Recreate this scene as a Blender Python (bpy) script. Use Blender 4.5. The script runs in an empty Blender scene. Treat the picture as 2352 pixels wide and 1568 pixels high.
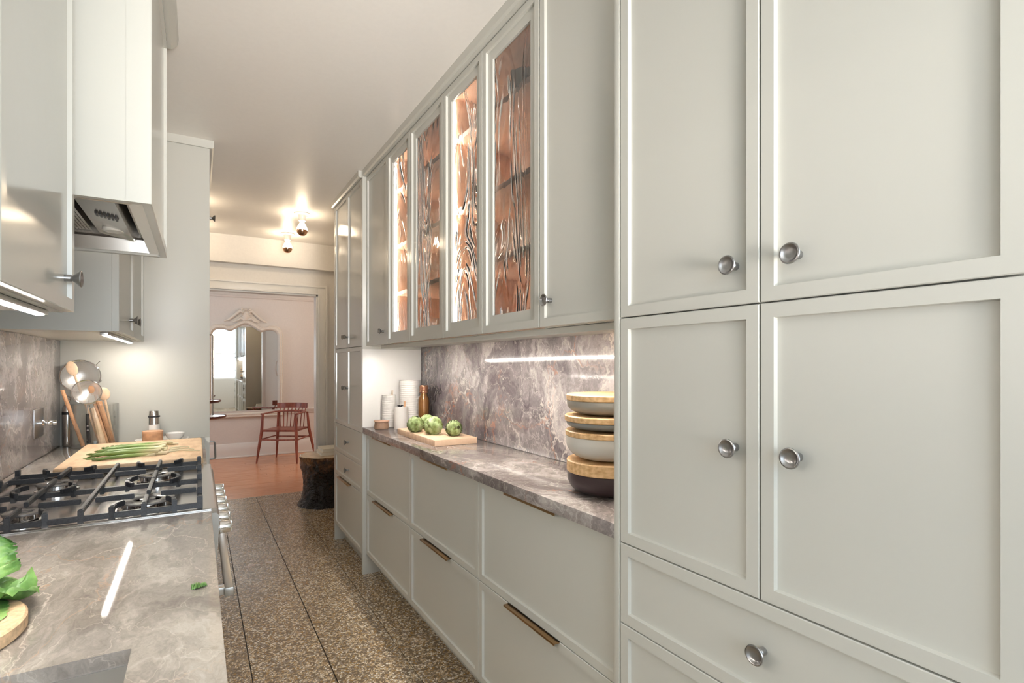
import bpy, bmesh, math, random
from mathutils import Vector, Matrix, noise
random.seed(7)
SC = bpy.context.scene
COL = SC.collection
PI = math.pi

# ------------------------------------------------------------ camera
YAW = 0.5359
cam = bpy.data.cameras.new('camera'); cam_o = bpy.data.objects.new('camera', cam); COL.objects.link(cam_o)
cam.sensor_fit = 'HORIZONTAL'; cam.sensor_width = 36.0
cam.lens = 36.0 * 1216.86 / 2352.0
cam.shift_y = (836.16 - 784.0) / 2352.0
cam.clip_start = 0.02
cam_o.location = (0, 0, 1.3052)
cam_o.rotation_euler = (PI / 2, 0, -YAW)
SC.camera = cam_o

# ------------------------------------------------------------ world, daylight, exposure
W = bpy.data.worlds.new('daylight'); SC.world = W; W.use_nodes = True
_bg = W.node_tree.nodes['Background']
_bg.inputs[0].default_value = (0.76, 0.89, 1.0, 1); _bg.inputs[1].default_value = 4.1
SC.view_settings.view_transform = 'Standard'; SC.view_settings.look = 'None'
SC.view_settings.gamma = 1.0; SC.view_settings.use_curve_mapping = False
SC.view_settings.exposure = 0.72
SC.cycles.max_bounces = 14; SC.cycles.diffuse_bounces = 6; SC.cycles.glossy_bounces = 5
SC.cycles.transmission_bounces = 12; SC.cycles.transparent_max_bounces = 12
SC.cycles.caustics_reflective = False; SC.cycles.caustics_refractive = False
SC.cycles.sample_clamp_indirect = 6.0; SC.cycles.blur_glossy = 0.6
LED = 85.0        # under-cabinet strips
LEDV = 45.0       # vertical strips in the glass cabinets
BULB = 28.0       # bare ceiling bulbs

def portal(name, loc, rot, sx, sy):
    l = bpy.data.lights.new(name, 'AREA'); l.shape = 'RECTANGLE'; l.size = sx; l.size_y = sy
    l.cycles.is_portal = True
    o = bpy.data.objects.new(name, l); COL.objects.link(o); o.location = loc; o.rotation_euler = rot
    return o
portal('kitchen_window_light', (0.34, -1.32, 1.65), (PI / 2, 0, 0), 1.72, 1.56)
portal('dining_fill_portal', (-1.82, 7.2, 1.6), (PI / 2, 0, -PI / 2), 0.8, 1.5)  # portal at an unseen dining opening, added to bring light in

def spot(name, loc, aim, watts, deg, col, size=0.18, blend=1.0):
    l = bpy.data.lights.new(name, 'SPOT'); l.energy = watts; l.spot_size = math.radians(deg); l.spot_blend = blend; l.color = col; l.shadow_soft_size = size
    o = bpy.data.objects.new(name, l); COL.objects.link(o); o.location = loc
    o.rotation_euler = (Vector(aim) - Vector(loc)).to_track_quat('-Z', 'Y').to_euler()
    return o
# unseen spot added behind the camera to brighten the ceiling and far cabinets
spot('added_fill_spot', (0.40, -1.0, 1.25), (0.56, 2.9, 2.38), 320, 40, (1.0, 0.92, 0.84), 0.32)

# ------------------------------------------------------------ materials
def srgb(r, g, b):
    f = lambda c: (c / 255 / 12.92) if c <= 10 else ((c / 255 + 0.055) / 1.055) ** 2.4
    return (f(r), f(g), f(b), 1)
class Nt:
    def __init__(s, name):
        s.m = bpy.data.materials.new(name); s.m.use_nodes = True; s.t = s.m.node_tree
        s.b = s.t.nodes['Principled BSDF']; s.out = s.t.nodes['Material Output']
    def n(s, typ, **k):
        nd = s.t.nodes.new(typ)
        for a, v in k.items():
            if a.startswith('i_'):
                key = a[2:]; key = int(key) if key.isdigit() else key.replace('_', ' ')
                nd.inputs[key].default_value = v
            else: setattr(nd, a, v)
        return nd
    def l(s, a, b): s.t.links.new(a, b)
    def coord(s, scale=(1, 1, 1), rot=(0, 0, 0), kind='Object', loc=(0, 0, 0)):
        c = s.n('ShaderNodeTexCoord'); mp = s.n('ShaderNodeMapping')
        mp.inputs['Scale'].default_value = scale; mp.inputs['Rotation'].default_value = rot; mp.inputs['Location'].default_value = loc
        s.l(c.outputs[kind], mp.inputs[0]); return mp.outputs[0]
    def wcoord(s, scale=(1, 1, 1), rot=(0, 0, 0)):
        g = s.n('ShaderNodeNewGeometry'); mp = s.n('ShaderNodeMapping')
        mp.inputs['Scale'].default_value = scale; mp.inputs['Rotation'].default_value = rot
        s.l(g.outputs['Position'], mp.inputs[0]); return mp.outputs[0]
    def ramp(s, fac, stops, interp='LINEAR'):
        r = s.n('ShaderNodeValToRGB'); r.color_ramp.interpolation = interp
        e = r.color_ramp.elements
        while len(e) < len(stops): e.new(0.5)
        for i, (p, c) in enumerate(stops): e[i].position = p; e[i].color = c if len(c) == 4 else (*c, 1)
        s.l(fac, r.inputs[0]); return r.outputs[0]
    def mix(s, fac, a, b, mode='MIX'):
        m = s.n('ShaderNodeMix', data_type='RGBA', blend_type=mode)
        for v, k in ((fac, 0), (a, 6), (b, 7)):
            if hasattr(v, 'is_linked') or hasattr(v, 'node'): s.l(v, m.inputs[k])
            else: m.inputs[k].default_value = v
        return m.outputs[2]
    def bump(s, h, strength=0.2, dist=0.01):
        b = s.n('ShaderNodeBump'); b.inputs['Strength'].default_value = strength; b.inputs['Distance'].default_value = dist
        s.l(h, b.inputs['Height']); s.l(b.outputs[0], s.b.inputs['Normal']); return b

def plain(name, col, rough=0.5, metal=0.0, coat=0.0, spec=0.5, grain=0.0, gscale=60, emit=None, trans=0.0, ior=1.45):
    t = Nt(name); b = t.b
    b.inputs['Base Color'].default_value = col; b.inputs['Roughness'].default_value = rough
    b.inputs['Metallic'].default_value = metal; b.inputs['Coat Weight'].default_value = coat
    b.inputs['Specular IOR Level'].default_value = spec; b.inputs['IOR'].default_value = ior
    b.inputs['Transmission Weight'].default_value = trans
    if grain:
        v = t.wcoord(); n = t.n('ShaderNodeTexNoise', i_Scale=gscale, i_Detail=3.0); t.l(v, n.inputs[0])
        d = tuple(c * (1 - grain) for c in col[:3]) + (1,)
        u = tuple(min(1, c * (1 + grain)) for c in col[:3]) + (1,)
        t.l(t.ramp(n.outputs[0], [(0.3, d), (0.7, u)]), b.inputs['Base Color'])
    if emit:
        b.inputs['Emission Color'].default_value = emit[0]; b.inputs['Emission Strength'].default_value = emit[1]
    return t.m

def lacquer(name, col, rough=0.2):
    t = Nt(name); t.b.inputs['Base Color'].default_value = col
    t.b.inputs['Roughness'].default_value = rough; t.b.inputs['Specular IOR Level'].default_value = 0.55
    v = t.wcoord(); n = t.n('ShaderNodeTexNoise', i_Scale=9.0, i_Detail=2.0); t.l(v, n.inputs[0])
    t.bump(n.outputs[0], 0.05, 0.004)
    return t.m

def marble(name, lo, mid, hi, vein, rust, stretch, rough, vs=2.2, seed=0.0, vw=1.0, va=1.0):
    t = Nt(name)
    v = t.wcoord(stretch); 
    off = t.n('ShaderNodeVectorMath', operation='ADD'); off.inputs[1].default_value = (seed, seed * 0.7, seed * 1.3); t.l(v, off.inputs[0]); v = off.outputs[0]
    n0 = t.n('ShaderNodeTexNoise', i_Scale=1.6, i_Detail=6.0, i_Roughness=0.62); t.l(v, n0.inputs[0])
    sub = t.n('ShaderNodeVectorMath', operation='SUBTRACT'); sub.inputs[1].default_value = (0.5, 0.5, 0.5); t.l(n0.outputs[1], sub.inputs[0])
    sc = t.n('ShaderNodeVectorMath', operation='SCALE'); sc.inputs['Scale'].default_value = 0.75; t.l(sub.outputs[0], sc.inputs[0])
    ad = t.n('ShaderNodeVectorMath', operation='ADD'); t.l(v, ad.inputs[0]); t.l(sc.outputs[0], ad.inputs[1]); w = ad.outputs[0]
    n1 = t.n('ShaderNodeTexNoise', i_Scale=2.6, i_Detail=9.0, i_Roughness=0.68, i_Distortion=0.7); t.l(w, n1.inputs[0])
    base = t.ramp(n1.outputs[0], [(0.36, lo), (0.49, mid), (0.62, hi)])
    n2 = t.n('ShaderNodeTexNoise', i_Scale=38.0, i_Detail=5.0, i_Roughness=0.8); t.l(w, n2.inputs[0])
    sp = t.ramp(n2.outputs[0], [(0.3, (0.72, 0.72, 0.72)), (0.55, (1, 1, 1)), (0.75, (1.15, 1.13, 1.1))])
    c = t.mix(0.75, base, sp, 'MULTIPLY')
    n3 = t.n('ShaderNodeTexNoise', i_Scale=3.0, i_Detail=2.0); t.l(v, n3.inputs[0])
    mask = t.ramp(n3.outputs[0], [(0.42, (0, 0, 0)), (0.62, (1, 1, 1))])
    for sc_, width, colr, amt in ((vs, 0.018, vein, 0.75), (vs * 2.3, 0.022, vein, 0.5), (vs * 0.75, 0.012, rust, 0.75)):
        vo = t.n('ShaderNodeTexVoronoi', feature='DISTANCE_TO_EDGE'); vo.inputs['Scale'].default_value = sc_; t.l(w, vo.inputs[0])
        f = t.ramp(vo.outputs['Distance'], [(0.0, (1, 1, 1)), (width * vw, (0, 0, 0))])
        mm = t.n('ShaderNodeMath', operation='MULTIPLY'); t.l(f, mm.inputs[0])
        if amt > 0.6: t.l(mask, mm.inputs[1])
        else: mm.inputs[1].default_value = 0.6
        m2 = t.n('ShaderNodeMath', operation='MULTIPLY'); m2.inputs[1].default_value = amt * va; t.l(mm.outputs[0], m2.inputs[0])
        c = t.mix(m2.outputs[0], c, colr)
    t.l(c, t.b.inputs['Base Color']); t.b.inputs['Roughness'].default_value = rough
    t.b.inputs['Specular IOR Level'].default_value = 0.6
    return t.m

def wood(name, a, b, scale=(1, 1, 1), rough=0.45, rings=14.0, world=False, coat=0.0):
    t = Nt(name); v = (t.wcoord if world else t.coord)(scale)
    n = t.n('ShaderNodeTexNoise', i_Scale=rings, i_Detail=5.0, i_Roughness=0.6, i_Distortion=0.4); t.l(v, n.inputs[0])
    w = t.n('ShaderNodeTexWave', wave_type='BANDS', bands_direction='Y', i_Scale=rings * 0.35, i_Distortion=3.0, i_Detail=3.0); t.l(v, w.inputs[0])
    f = t.n('ShaderNodeMath', operation='MULTIPLY_ADD'); f.inputs[1].default_value = 0.10; t.l(w.outputs['Fac'], f.inputs[0]); t.l(n.outputs[0], f.inputs[2])
    t.l(t.ramp(f.outputs[0], [(0.38, a), (0.68, b)]), t.b.inputs['Base Color'])
    t.b.inputs['Roughness'].default_value = rough; t.b.inputs['Coat Weight'].default_value = coat
    t.b.inputs['Coat Roughness'].default_value = 0.15
    return t.m

def terrazzo():
    t = Nt('terrazzo'); v = t.wcoord()
    vo = t.n('ShaderNodeTexVoronoi', feature='F1'); vo.inputs['Scale'].default_value = 118.0; t.l(v, vo.inputs[0])
    ed = t.n('ShaderNodeTexVoronoi', feature='DISTANCE_TO_EDGE'); ed.inputs['Scale'].default_value = 118.0; t.l(v, ed.inputs[0])
    sep = t.n('ShaderNodeSeparateColor'); t.l(vo.outputs['Color'], sep.inputs[0])
    chips = t.ramp(sep.outputs[0], [(0.0, srgb(120, 102, 80)), (0.22, srgb(176, 150, 116)), (0.40, srgb(204, 180, 146)), (0.55, srgb(152, 136, 120)),
                                    (0.70, srgb(222, 206, 182)), (0.84, srgb(156, 122, 74)), (0.93, srgb(226, 216, 198))], 'CONSTANT')
    e = t.ramp(ed.outputs['Distance'], [(0.02, (0, 0, 0)), (0.10, (1, 1, 1))])
    t.l(t.mix(e, srgb(104, 90, 74), chips), t.b.inputs['Base Color'])
    n = t.n('ShaderNodeTexNoise', i_Scale=3.0, i_Detail=3.0); t.l(v, n.inputs[0])
    r = t.n('ShaderNodeMapRange'); r.inputs[3].default_value = 0.16; r.inputs[4].default_value = 0.34; t.l(n.outputs[0], r.inputs[0])
    t.l(r.outputs[0], t.b.inputs['Roughness']); t.b.inputs['Specular IOR Level'].default_value = 0.6
    return t.m

def wavyglass():
    t = Nt('wavy_glass'); b = t.b
    b.inputs['Base Color'].default_value = (0.97, 0.98, 0.97, 1); b.inputs['Transmission Weight'].default_value = 1.0
    b.inputs['Roughness'].default_value = 0.03; b.inputs['IOR'].default_value = 1.45
    v = t.wcoord((1, 1.5, 0.42))
    n = t.n('ShaderNodeTexNoise', i_Scale=3.2, i_Detail=1.0, i_Distortion=1.6); t.l(v, n.inputs[0])
    m = t.n('ShaderNodeMath', operation='MULTIPLY'); m.inputs[1].default_value = 60.0; t.l(n.outputs[0], m.inputs[0])
    s = t.n('ShaderNodeMath', operation='SINE'); t.l(m.outputs[0], s.inputs[0])
    n2 = t.n('ShaderNodeTexNoise', i_Scale=2.2, i_Detail=0.0); t.l(v, n2.inputs[0])
    k = t.ramp(n2.outputs[0], [(0.42, (0.05, 0.05, 0.05)), (0.65, (1, 1, 1))])
    q = t.n('ShaderNodeMath', operation='MULTIPLY'); t.l(s.outputs[0], q.inputs[0]); t.l(k, q.inputs[1])
    t.bump(q.outputs[0], 0.7, 0.004)
    return t.m

PAINT = lacquer('sage_lacquer', (0.58, 0.575, 0.53, 1), 0.34)
PAINTG = lacquer('sage_lacquer_gloss', (0.58, 0.575, 0.53, 1), 0.15)
WALLP = plain('warm_white_wall', (0.74, 0.71, 0.67, 1), 0.62, grain=0.02)
CEILP = plain('ceiling_white', (0.87, 0.84, 0.80, 1), 0.42, grain=0.01)
PINKW = plain('blush_wall', (0.71, 0.66, 0.615, 1), 0.7, grain=0.02)
TRIMW = plain('trim_white', (0.78, 0.76, 0.72, 1), 0.35)
PANELW = plain('white_satin_panel', (0.84, 0.82, 0.79, 1), 0.3)
INNER = plain('dark_gap', (0.06, 0.055, 0.05, 1), 0.8)
MARB = marble('grey_marble_splash', srgb(94, 86, 90), srgb(138, 130, 132), srgb(190, 182, 180), srgb(240, 230, 220), srgb(186, 124, 92), (1.4, 1.4, 1.15), 0.10, 2.4, 3.0)
MARBL = marble('lit_marble_splash', srgb(132, 122, 122), srgb(172, 162, 160), srgb(214, 206, 202), srgb(240, 230, 220), srgb(196, 150, 124), (1.4, 1.4, 1.15), 0.08, 2.4, 6.0)  # left splash marble, under-cabinet light painted into its lighter colours
MARBC = marble('grey_marble_counter', srgb(122, 115, 109), srgb(142, 135, 128), srgb(166, 159, 152), srgb(216, 205, 192), srgb(184, 146, 116), (1.9, 0.9, 1.5), 0.035, 2.3, 8.3, 0.55, 0.7)
MARBR = marble('grey_marble_shelf', srgb(104, 95, 92), srgb(136, 127, 124), srgb(186, 178, 173), srgb(212, 203, 195), srgb(168, 118, 98), (1.3, 1.0, 1.6), 0.14, 2.6, 5.1)
TERR = terrazzo()
JOINT = plain('brass_joint', srgb(48, 36, 26), 0.5)
STEEL = plain('stainless_steel', (0.62, 0.60, 0.57, 1), 0.22, 1.0)
STEELB = plain('brushed_steel', (0.55, 0.54, 0.52, 1), 0.33, 1.0)
PEWTER = plain('pewter_knob', (0.42, 0.42, 0.43, 1), 0.28, 1.0)
CHROME = plain('chrome', (0.8, 0.8, 0.8, 1), 0.08, 1.0)
IRON = plain('cast_iron', (0.028, 0.029, 0.033, 1), 0.36, 0.0, grain=0.3, gscale=300)
BRONZE = plain('bronze_pull', (0.42, 0.27, 0.14, 1), 0.3, 1.0)
BLACKP = plain('black_plastic', (0.02, 0.02, 0.022, 1), 0.35)
WAVY = wavyglass()
def thin_glass():
    t = Nt('clear_glass'); tr = t.n('ShaderNodeBsdfTransparent'); gl = t.n('ShaderNodeBsdfGlossy'); gl.inputs['Roughness'].default_value = 0.03
    tr.inputs[0].default_value = (0.985, 0.99, 0.985, 1)
    lw = t.n('ShaderNodeLayerWeight'); lw.inputs[0].default_value = 0.5; pw = t.n('ShaderNodeMath', operation='POWER'); pw.inputs[1].default_value = 2.2
    t.l(lw.outputs['Facing'], pw.inputs[0]); fr = t.n('ShaderNodeMath', operation='MULTIPLY_ADD'); fr.inputs[1].default_value = 0.8; fr.inputs[2].default_value = 0.05
    t.l(pw.outputs[0], fr.inputs[0]); mx = t.n('ShaderNodeMixShader')
    t.l(fr.outputs[0], mx.inputs[0]); t.l(tr.outputs[0], mx.inputs[1]); t.l(gl.outputs[0], mx.inputs[2]); t.l(mx.outputs[0], t.out.inputs[0])
    t.t.nodes.remove(t.b); return t.m
GLASS = thin_glass()
SHELFW = wood('warm_shelf_wood', (0.52, 0.33, 0.225, 1), (0.64, 0.43, 0.31, 1), (2, 0.3, 2), 0.5, 16, True)
BOARDW = wood('maple_board', (0.62, 0.41, 0.27, 1), (0.76, 0.55, 0.38, 1), (1.2, 6, 1.2), 0.5, 8)
BOARDW2 = wood('pale_board', (0.60, 0.40, 0.24, 1), (0.74, 0.54, 0.35, 1), (5, 1, 5), 0.55, 8)
LIDW = wood('oak_lid', (0.50, 0.29, 0.12, 1), (0.74, 0.50, 0.26, 1), (0.8, 5, 9), 0.5, 10)
UTW = plain('utensil_wood', (0.56, 0.31, 0.17, 1), 0.5, grain=0.2, gscale=40)
UTWP = plain('pale_spoon_wood', (0.72, 0.52, 0.35, 1), 0.5, grain=0.1, gscale=40)
OAK = wood('oak_floor', (0.62, 0.27, 0.14, 1), (0.74, 0.37, 0.21, 1), (0.5, 5, 1), 0.22, 7, True)
REDW = wood('cherry_chair', (0.20, 0.052, 0.035, 1), (0.34, 0.10, 0.065, 1), (4, 4, 1), 0.3, 8)
LEDM = plain('led_diffuser', (1, 1, 1, 1), 0.5, emit=((1.0, 0.93, 0.84, 1), LED))
LEDR = plain('led_diffuser_right', (1, 1, 1, 1), 0.5, emit=((1.0, 0.93, 0.84, 1), LED * 0.74))
LEDVM = plain('led_diffuser_cabinet', (1, 1, 1, 1), 0.5, emit=((1.0, 0.90, 0.80, 1), LEDV))
BULBM = plain('lit_bulb_glass', (1, 1, 1, 1), 0.3, emit=((1.0, 0.80, 0.56, 1), BULB))
COPPER = plain('copper_cap', (0.62, 0.36, 0.22, 1), 0.18, 1.0)
PORC = plain('porcelain', (0.80, 0.78, 0.75, 1), 0.22, coat=0.3)
MIRR = plain('mirror_silver', (0.88, 0.88, 0.86, 1), 0.02, 1.0)
MFRAME = plain('cream_frame_paint', (0.74, 0.68, 0.60, 1), 0.5, grain=0.05)

# ------------------------------------------------------------ geometry helpers (all in world metres)
def bx(bm, x0, x1, y0, y1, z0, z1, bev=0.0):
    if x0 > x1: x0, x1 = x1, x0
    if y0 > y1: y0, y1 = y1, y0
    if z0 > z1: z0, z1 = z1, z0
    r = bmesh.ops.create_cube(bm, size=1.0, matrix=Matrix.Translation(((x0 + x1) / 2, (y0 + y1) / 2, (z0 + z1) / 2)) @ Matrix.Diagonal((x1 - x0, y1 - y0, z1 - z0, 1)))
    if bev:
        es = list({e for v in r['verts'] for e in v.link_edges})
        bmesh.ops.bevel(bm, geom=es, offset=bev, segments=2, affect='EDGES', profile=0.5)
    return bm
def box(x0, x1, y0, y1, z0, z1, bev=0.0): return bx(bmesh.new(), x0, x1, y0, y1, z0, z1, bev)
def obox(bm, c, size, rotz=0, rotx=0, roty=0, bev=0.0):
    M = Matrix.Translation(c) @ Matrix.Rotation(rotz, 4, 'Z') @ Matrix.Rotation(roty, 4, 'Y') @ Matrix.Rotation(rotx, 4, 'X') @ Matrix.Diagonal((*size, 1))
    r = bmesh.ops.create_cube(bm, size=1.0, matrix=M)
    if bev: bmesh.ops.bevel(bm, geom=list({e for v in r['verts'] for e in v.link_edges}), offset=bev, segments=2, affect='EDGES')
    return bm
def lathe(bm, prof, c=(0, 0, 0), seg=32, axis=None, disp=None):
    """prof: (r, h) list; axis: Matrix turning +Z to the wanted axis"""
    M = Matrix.Translation(c) @ (axis if axis else Matrix.Identity(4))
    rings = []
    for r, h in prof:
        if r < 1e-6: rings.append([bm.verts.new(M @ Vector((0, 0, h)))]); continue
        ring = []
        for k in range(seg):
            a = 2 * PI * k / seg; rr, hh = (r, h) if not disp else disp(r, h, a)
            ring.append(bm.verts.new(M @ Vector((rr * math.cos(a), rr * math.sin(a), hh))))
        rings.append(ring)
    for A, B in zip(rings, rings[1:]):
        if len(A) == 1 and len(B) == 1: continue
        for k in range(seg):
            k2 = (k + 1) % seg
            if len(A) == 1: bm.faces.new((A[0], B[k], B[k2]))
            elif len(B) == 1: bm.faces.new((A[k], B[0], A[k2]))
            else: bm.faces.new((A[k], B[k], B[k2], A[k2]))
    if len(rings[0]) > 1: bm.faces.new(rings[0])
    if len(rings[-1]) > 1: bm.faces.new(rings[-1][::-1])
    bmesh.ops.recalc_face_normals(bm, faces=bm.faces)
    return bm
def tube(bm, pts, rad, seg=8, cap=True, flat=1.0):
    pts = [Vector(p) for p in pts]; n = len(pts)
    rads = rad if isinstance(rad, (list, tuple)) else [rad] * n
    rings = []; up = Vector((0, 0, 1)); prev = None
    for i, p in enumerate(pts):
        d = (pts[min(i + 1, n - 1)] - pts[max(i - 1, 0)]).normalized()
        if prev is None:
            u = d.cross(up if abs(d.z) < 0.95 else Vector((1, 0, 0))).normalized()
        else: u = (prev - d * prev.dot(d)).normalized()
        prev = u; w = d.cross(u)
        rings.append([bm.verts.new(p + (u * math.cos(2 * PI * k / seg) + w * math.sin(2 * PI * k / seg) * flat) * rads[i]) for k in range(seg)])
    for A, B in zip(rings, rings[1:]):
        for k in range(seg): bm.faces.new((A[k], A[(k + 1) % seg], B[(k + 1) % seg], B[k]))
    if cap: bm.faces.new(rings[0][::-1]); bm.faces.new(rings[-1])
    return bm
def ringtube(bm, c, R, r, u, v, seg=40, s2=8):
    c, u, v = Vector(c), Vector(u).normalized(), Vector(v).normalized(); w = u.cross(v)
    rings = []
    for i in range(seg):
        a = 2 * PI * i / seg; d = u * math.cos(a) + v * math.sin(a)
        rings.append([bm.verts.new(c + d * (R + r * math.cos(2 * PI * k / s2)) + w * r * math.sin(2 * PI * k / s2)) for k in range(s2)])
    for i in range(seg):
        A, B = rings[i], rings[(i + 1) % seg]
        for k in range(s2): bm.faces.new((A[k], A[(k + 1) % s2], B[(k + 1) % s2], B[k]))
    return bm
def prism(bm, pts, axis, a0, a1):
    """closed 2-D outline extruded along axis ('x': pts=(y,z), 'y': pts=(x,z), 'z': pts=(x,y))"""
    def P(p, a): return {'x': (a, p[0], p[1]), 'y': (p[0], a, p[1]), 'z': (p[0], p[1], a)}[axis]
    A = [bm.verts.new(P(p, a0)) for p in pts]; B = [bm.verts.new(P(p, a1)) for p in pts]
    n = len(pts); bm.faces.new(A); bm.faces.new(B[::-1])
    for k in range(n): bm.faces.new((A[k], B[k], B[(k + 1) % n], A[(k + 1) % n]))
    bmesh.ops.recalc_face_normals(bm, faces=bm.faces)
    return bm

WL = {}
def wl(o): return WL.get(o.name, Vector((0, 0, 0)))
def obj(name, bm, mat, parent=None, smooth=True, ang=0.6, local=False, loc=None):
    me = bpy.data.meshes.new(name)
    if parent is not None and not local:
        bmesh.ops.translate(bm, verts=bm.verts, vec=-wl(parent))
    if loc is not None:                                   # give the mesh an origin of its own
        lv = Vector(loc) - (wl(parent) if parent is not None else Vector((0, 0, 0)))
        if not local: bmesh.ops.translate(bm, verts=bm.verts, vec=-lv)
    bm.normal_update(); bm.to_mesh(me); bm.free()
    if smooth:
        me.polygons.foreach_set('use_smooth', [True] * len(me.polygons)); me.set_sharp_from_angle(angle=ang)
    me.materials.append(mat)
    o = bpy.data.objects.new(name, me); COL.objects.link(o)
    if loc is not None: o.location = lv
    if parent is not None: o.parent = parent
    WL[o.name] = (wl(parent) if parent is not None else Vector((0, 0, 0))) + (lv if loc is not None else Vector((0, 0, 0)))
    return o
def thing(name, label, cat, loc, group=None):
    o = bpy.data.objects.new(name, None); COL.objects.link(o); o.empty_display_size = 0.05
    o.location = loc; WL[o.name] = Vector(loc); o['label'] = label; o['category'] = cat
    if group: o['group'] = group
    return o
def tag(o, label, cat, group=None):
    o['label'] = label; o['category'] = cat
    if group: o['group'] = group
    return o
def struct(name, bm, m, parent=None, **k):
    o = obj(name, bm, m, parent, **k)
    if parent is None: o['kind'] = 'structure'
    return o
def inst(src, name, parent, loc, mat_rot=None):
    o = bpy.data.objects.new(name, src.data if hasattr(src, 'data') else src); COL.objects.link(o)
    o.parent = parent; o.location = Vector(loc) - (wl(parent) if parent is not None else Vector((0, 0, 0)))
    if mat_rot is not None: o.rotation_euler = mat_rot
    WL[o.name] = Vector(loc)
    return o

def ringface(bm, rings):
    """rings of 4 verts each, stitched"""
    for A, B in zip(rings, rings[1:]):
        for k in range(4): bm.faces.new((A[k], A[(k + 1) % 4], B[(k + 1) % 4], B[k]))
def shaker(X, s, y0, y1, z0, z1, th=0.02, stile=0.026, rec=0.009, glass=False, stile2=0.036, rec2=0.007):
    """door front on plane x=X facing s*x"""
    bm = bmesh.new()
    def R(i, w): return [bm.verts.new((X + s * w, y, z)) for y, z in ((y0 + i, z0 + i), (y1 - i, z0 + i), (y1 - i, z1 - i), (y0 + i, z1 - i))]
    rs = [R(0, -th), R(0, -0.0015), R(0.0015, 0), R(stile, 0), R(stile + 0.0015, -rec)]
    if glass: rs += [R(stile + stile2, -rec), R(stile + stile2 + 0.001, -rec - rec2), R(stile + stile2 + 0.001, -th)]
    ringface(bm, rs)
    if glass:
        ringface(bm, [rs[-1], rs[0]])
    else:
        bm.faces.new(rs[-1]); bm.faces.new(rs[0][::-1])
    bmesh.ops.recalc_face_normals(bm, faces=bm.faces)
    return bm

# shared meshes
def mesh_of(bm, mat, name):
    me = bpy.data.meshes.new(name); bm.normal_update(); bm.to_mesh(me); bm.free()
    me.polygons.foreach_set('use_smooth', [True] * len(me.polygons)); me.set_sharp_from_angle(angle=0.7); me.materials.append(mat); return me
TOX = Matrix.Rotation(-PI / 2, 4, 'Y')      # +Z -> -X  (faces the aisle from the right run)
KNOB = mesh_of(lathe(bmesh.new(), [(0, 0), (0.0075, 0), (0.0075, 0.011), (0.006, 0.0125), (0.0064, 0.0145), (0.0110, 0.0195), (0.0155, 0.0245), (0.0175, 0.0265),
      (0.0185, 0.028), (0.0178, 0.0295), (0.0160, 0.030), (0.0142, 0.029), (0.0125, 0.0262), (0.008, 0.0246), (0, 0.024)], seg=36, axis=TOX), PEWTER, 'knob')
def knob(parent, x, y, z, s=-1, name='knob'):
    return inst(KNOB, name, parent, (x, y, z), None if s < 0 else (0, 0, PI))
def tab_pull(parent, X, y0, y1, z, mat=None):
    bm = bmesh.new(); bx(bm, X - 0.019, X + 0.004, y0, y1, z - 0.0025, z, 0.0006); bx(bm, X - 0.019, X - 0.0165, y0, y1, z - 0.007, z - 0.001, 0.0006)
    return obj('tab_pull', bm, mat or BRONZE, parent)

# ============================================================ SETTING
ZC = 2.51; XR = 0.88; XM = 0.903; XB = 1.262; XLW = -0.566; XLC = 0.032
YP = 3.297            # far end of both counters
YW0, YW1 = 5.66, 5.78 # doorway wall
# floor: terrazzo strips parted by joints
fl = struct('floor', box(-0.62, 1.4, -1.45, YW1, -0.06, -0.004), JOINT)
for i, (a, b) in enumerate(((-0.62, -0.1015), (-0.0985, 0.1935), (0.1985, 0.4935), (0.4985, 0.7945), (0.7975, 1.4))):
    obj('terrazzo_slab', box(a, b, -1.45, YW1, -0.03, 0.0), TERR, fl, smooth=False)
dfl = struct('floor_2', box(-2.0, 3.2, YW1, 8.5, -0.08, -0.004), plain('floor_gap', (0.05, 0.02, 0.01, 1), 0.8))
yy = YW1; pk = 0
while yy < 8.44:
    w = 0.0885
    for j in range(3):
        cut = -2.0 + 5.2 * ((j + random.uniform(0.1, 0.6)) / 3)
        pass
    c1 = random.uniform(-0.6, 0.2); c2 = c1 + random.uniform(1.1, 1.6)
    for a, b in ((-2.0, c1), (c1, c2), (c2, 3.2)):
        obj('floor_plank', box(a + 0.0007, b - 0.0007, yy + 0.0008, yy + w - 0.0008, -0.02, random.uniform(-0.0004, 0.0004)), OAK, dfl, smooth=False)
    yy += w
struct('ceiling', box(-0.62, 1.4, -1.45, YW1, ZC, ZC + 0.1), CEILP)
struct('ceiling_2', box(-2.0, 3.2, YW1, 8.5, 2.72, 2.8), CEILP)
struct('wall_left', box(-0.66, XLW - 0.0125, -1.45, YW0, 0, ZC), WALLP)
struct('wall_right', box(XB + 0.0125, 1.4, -1.45, YW0, 0, ZC), WALLP)
# back wall with the window
bw = bmesh.new()
bx(bw, -0.66, -0.52, -1.45, -1.3, 0, ZC); bx(bw, 1.2, 1.4, -1.45, -1.3, 0, ZC); bx(bw, -0.52, 1.2, -1.45, -1.3, 0, 0.87); bx(bw, -0.52, 1.2, -1.45, -1.3, 2.43, ZC)
struct('wall_back', bw, WALLP)
w1 = bmesh.new()
for a in ((-0.52, -0.48, 0.87, 2.43), (1.16, 1.2, 0.87, 2.43), (-0.52, 1.2, 0.87, 0.91), (-0.52, 1.2, 2.39, 2.43), (-0.52, 1.2, 1.6, 1.65), (0.33, 0.355, 0.87, 2.43)):
    bx(w1, a[0], a[1], -1.40, -1.36, a[2], a[3], 0.003)
win = struct('window_1', w1, TRIMW)
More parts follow.
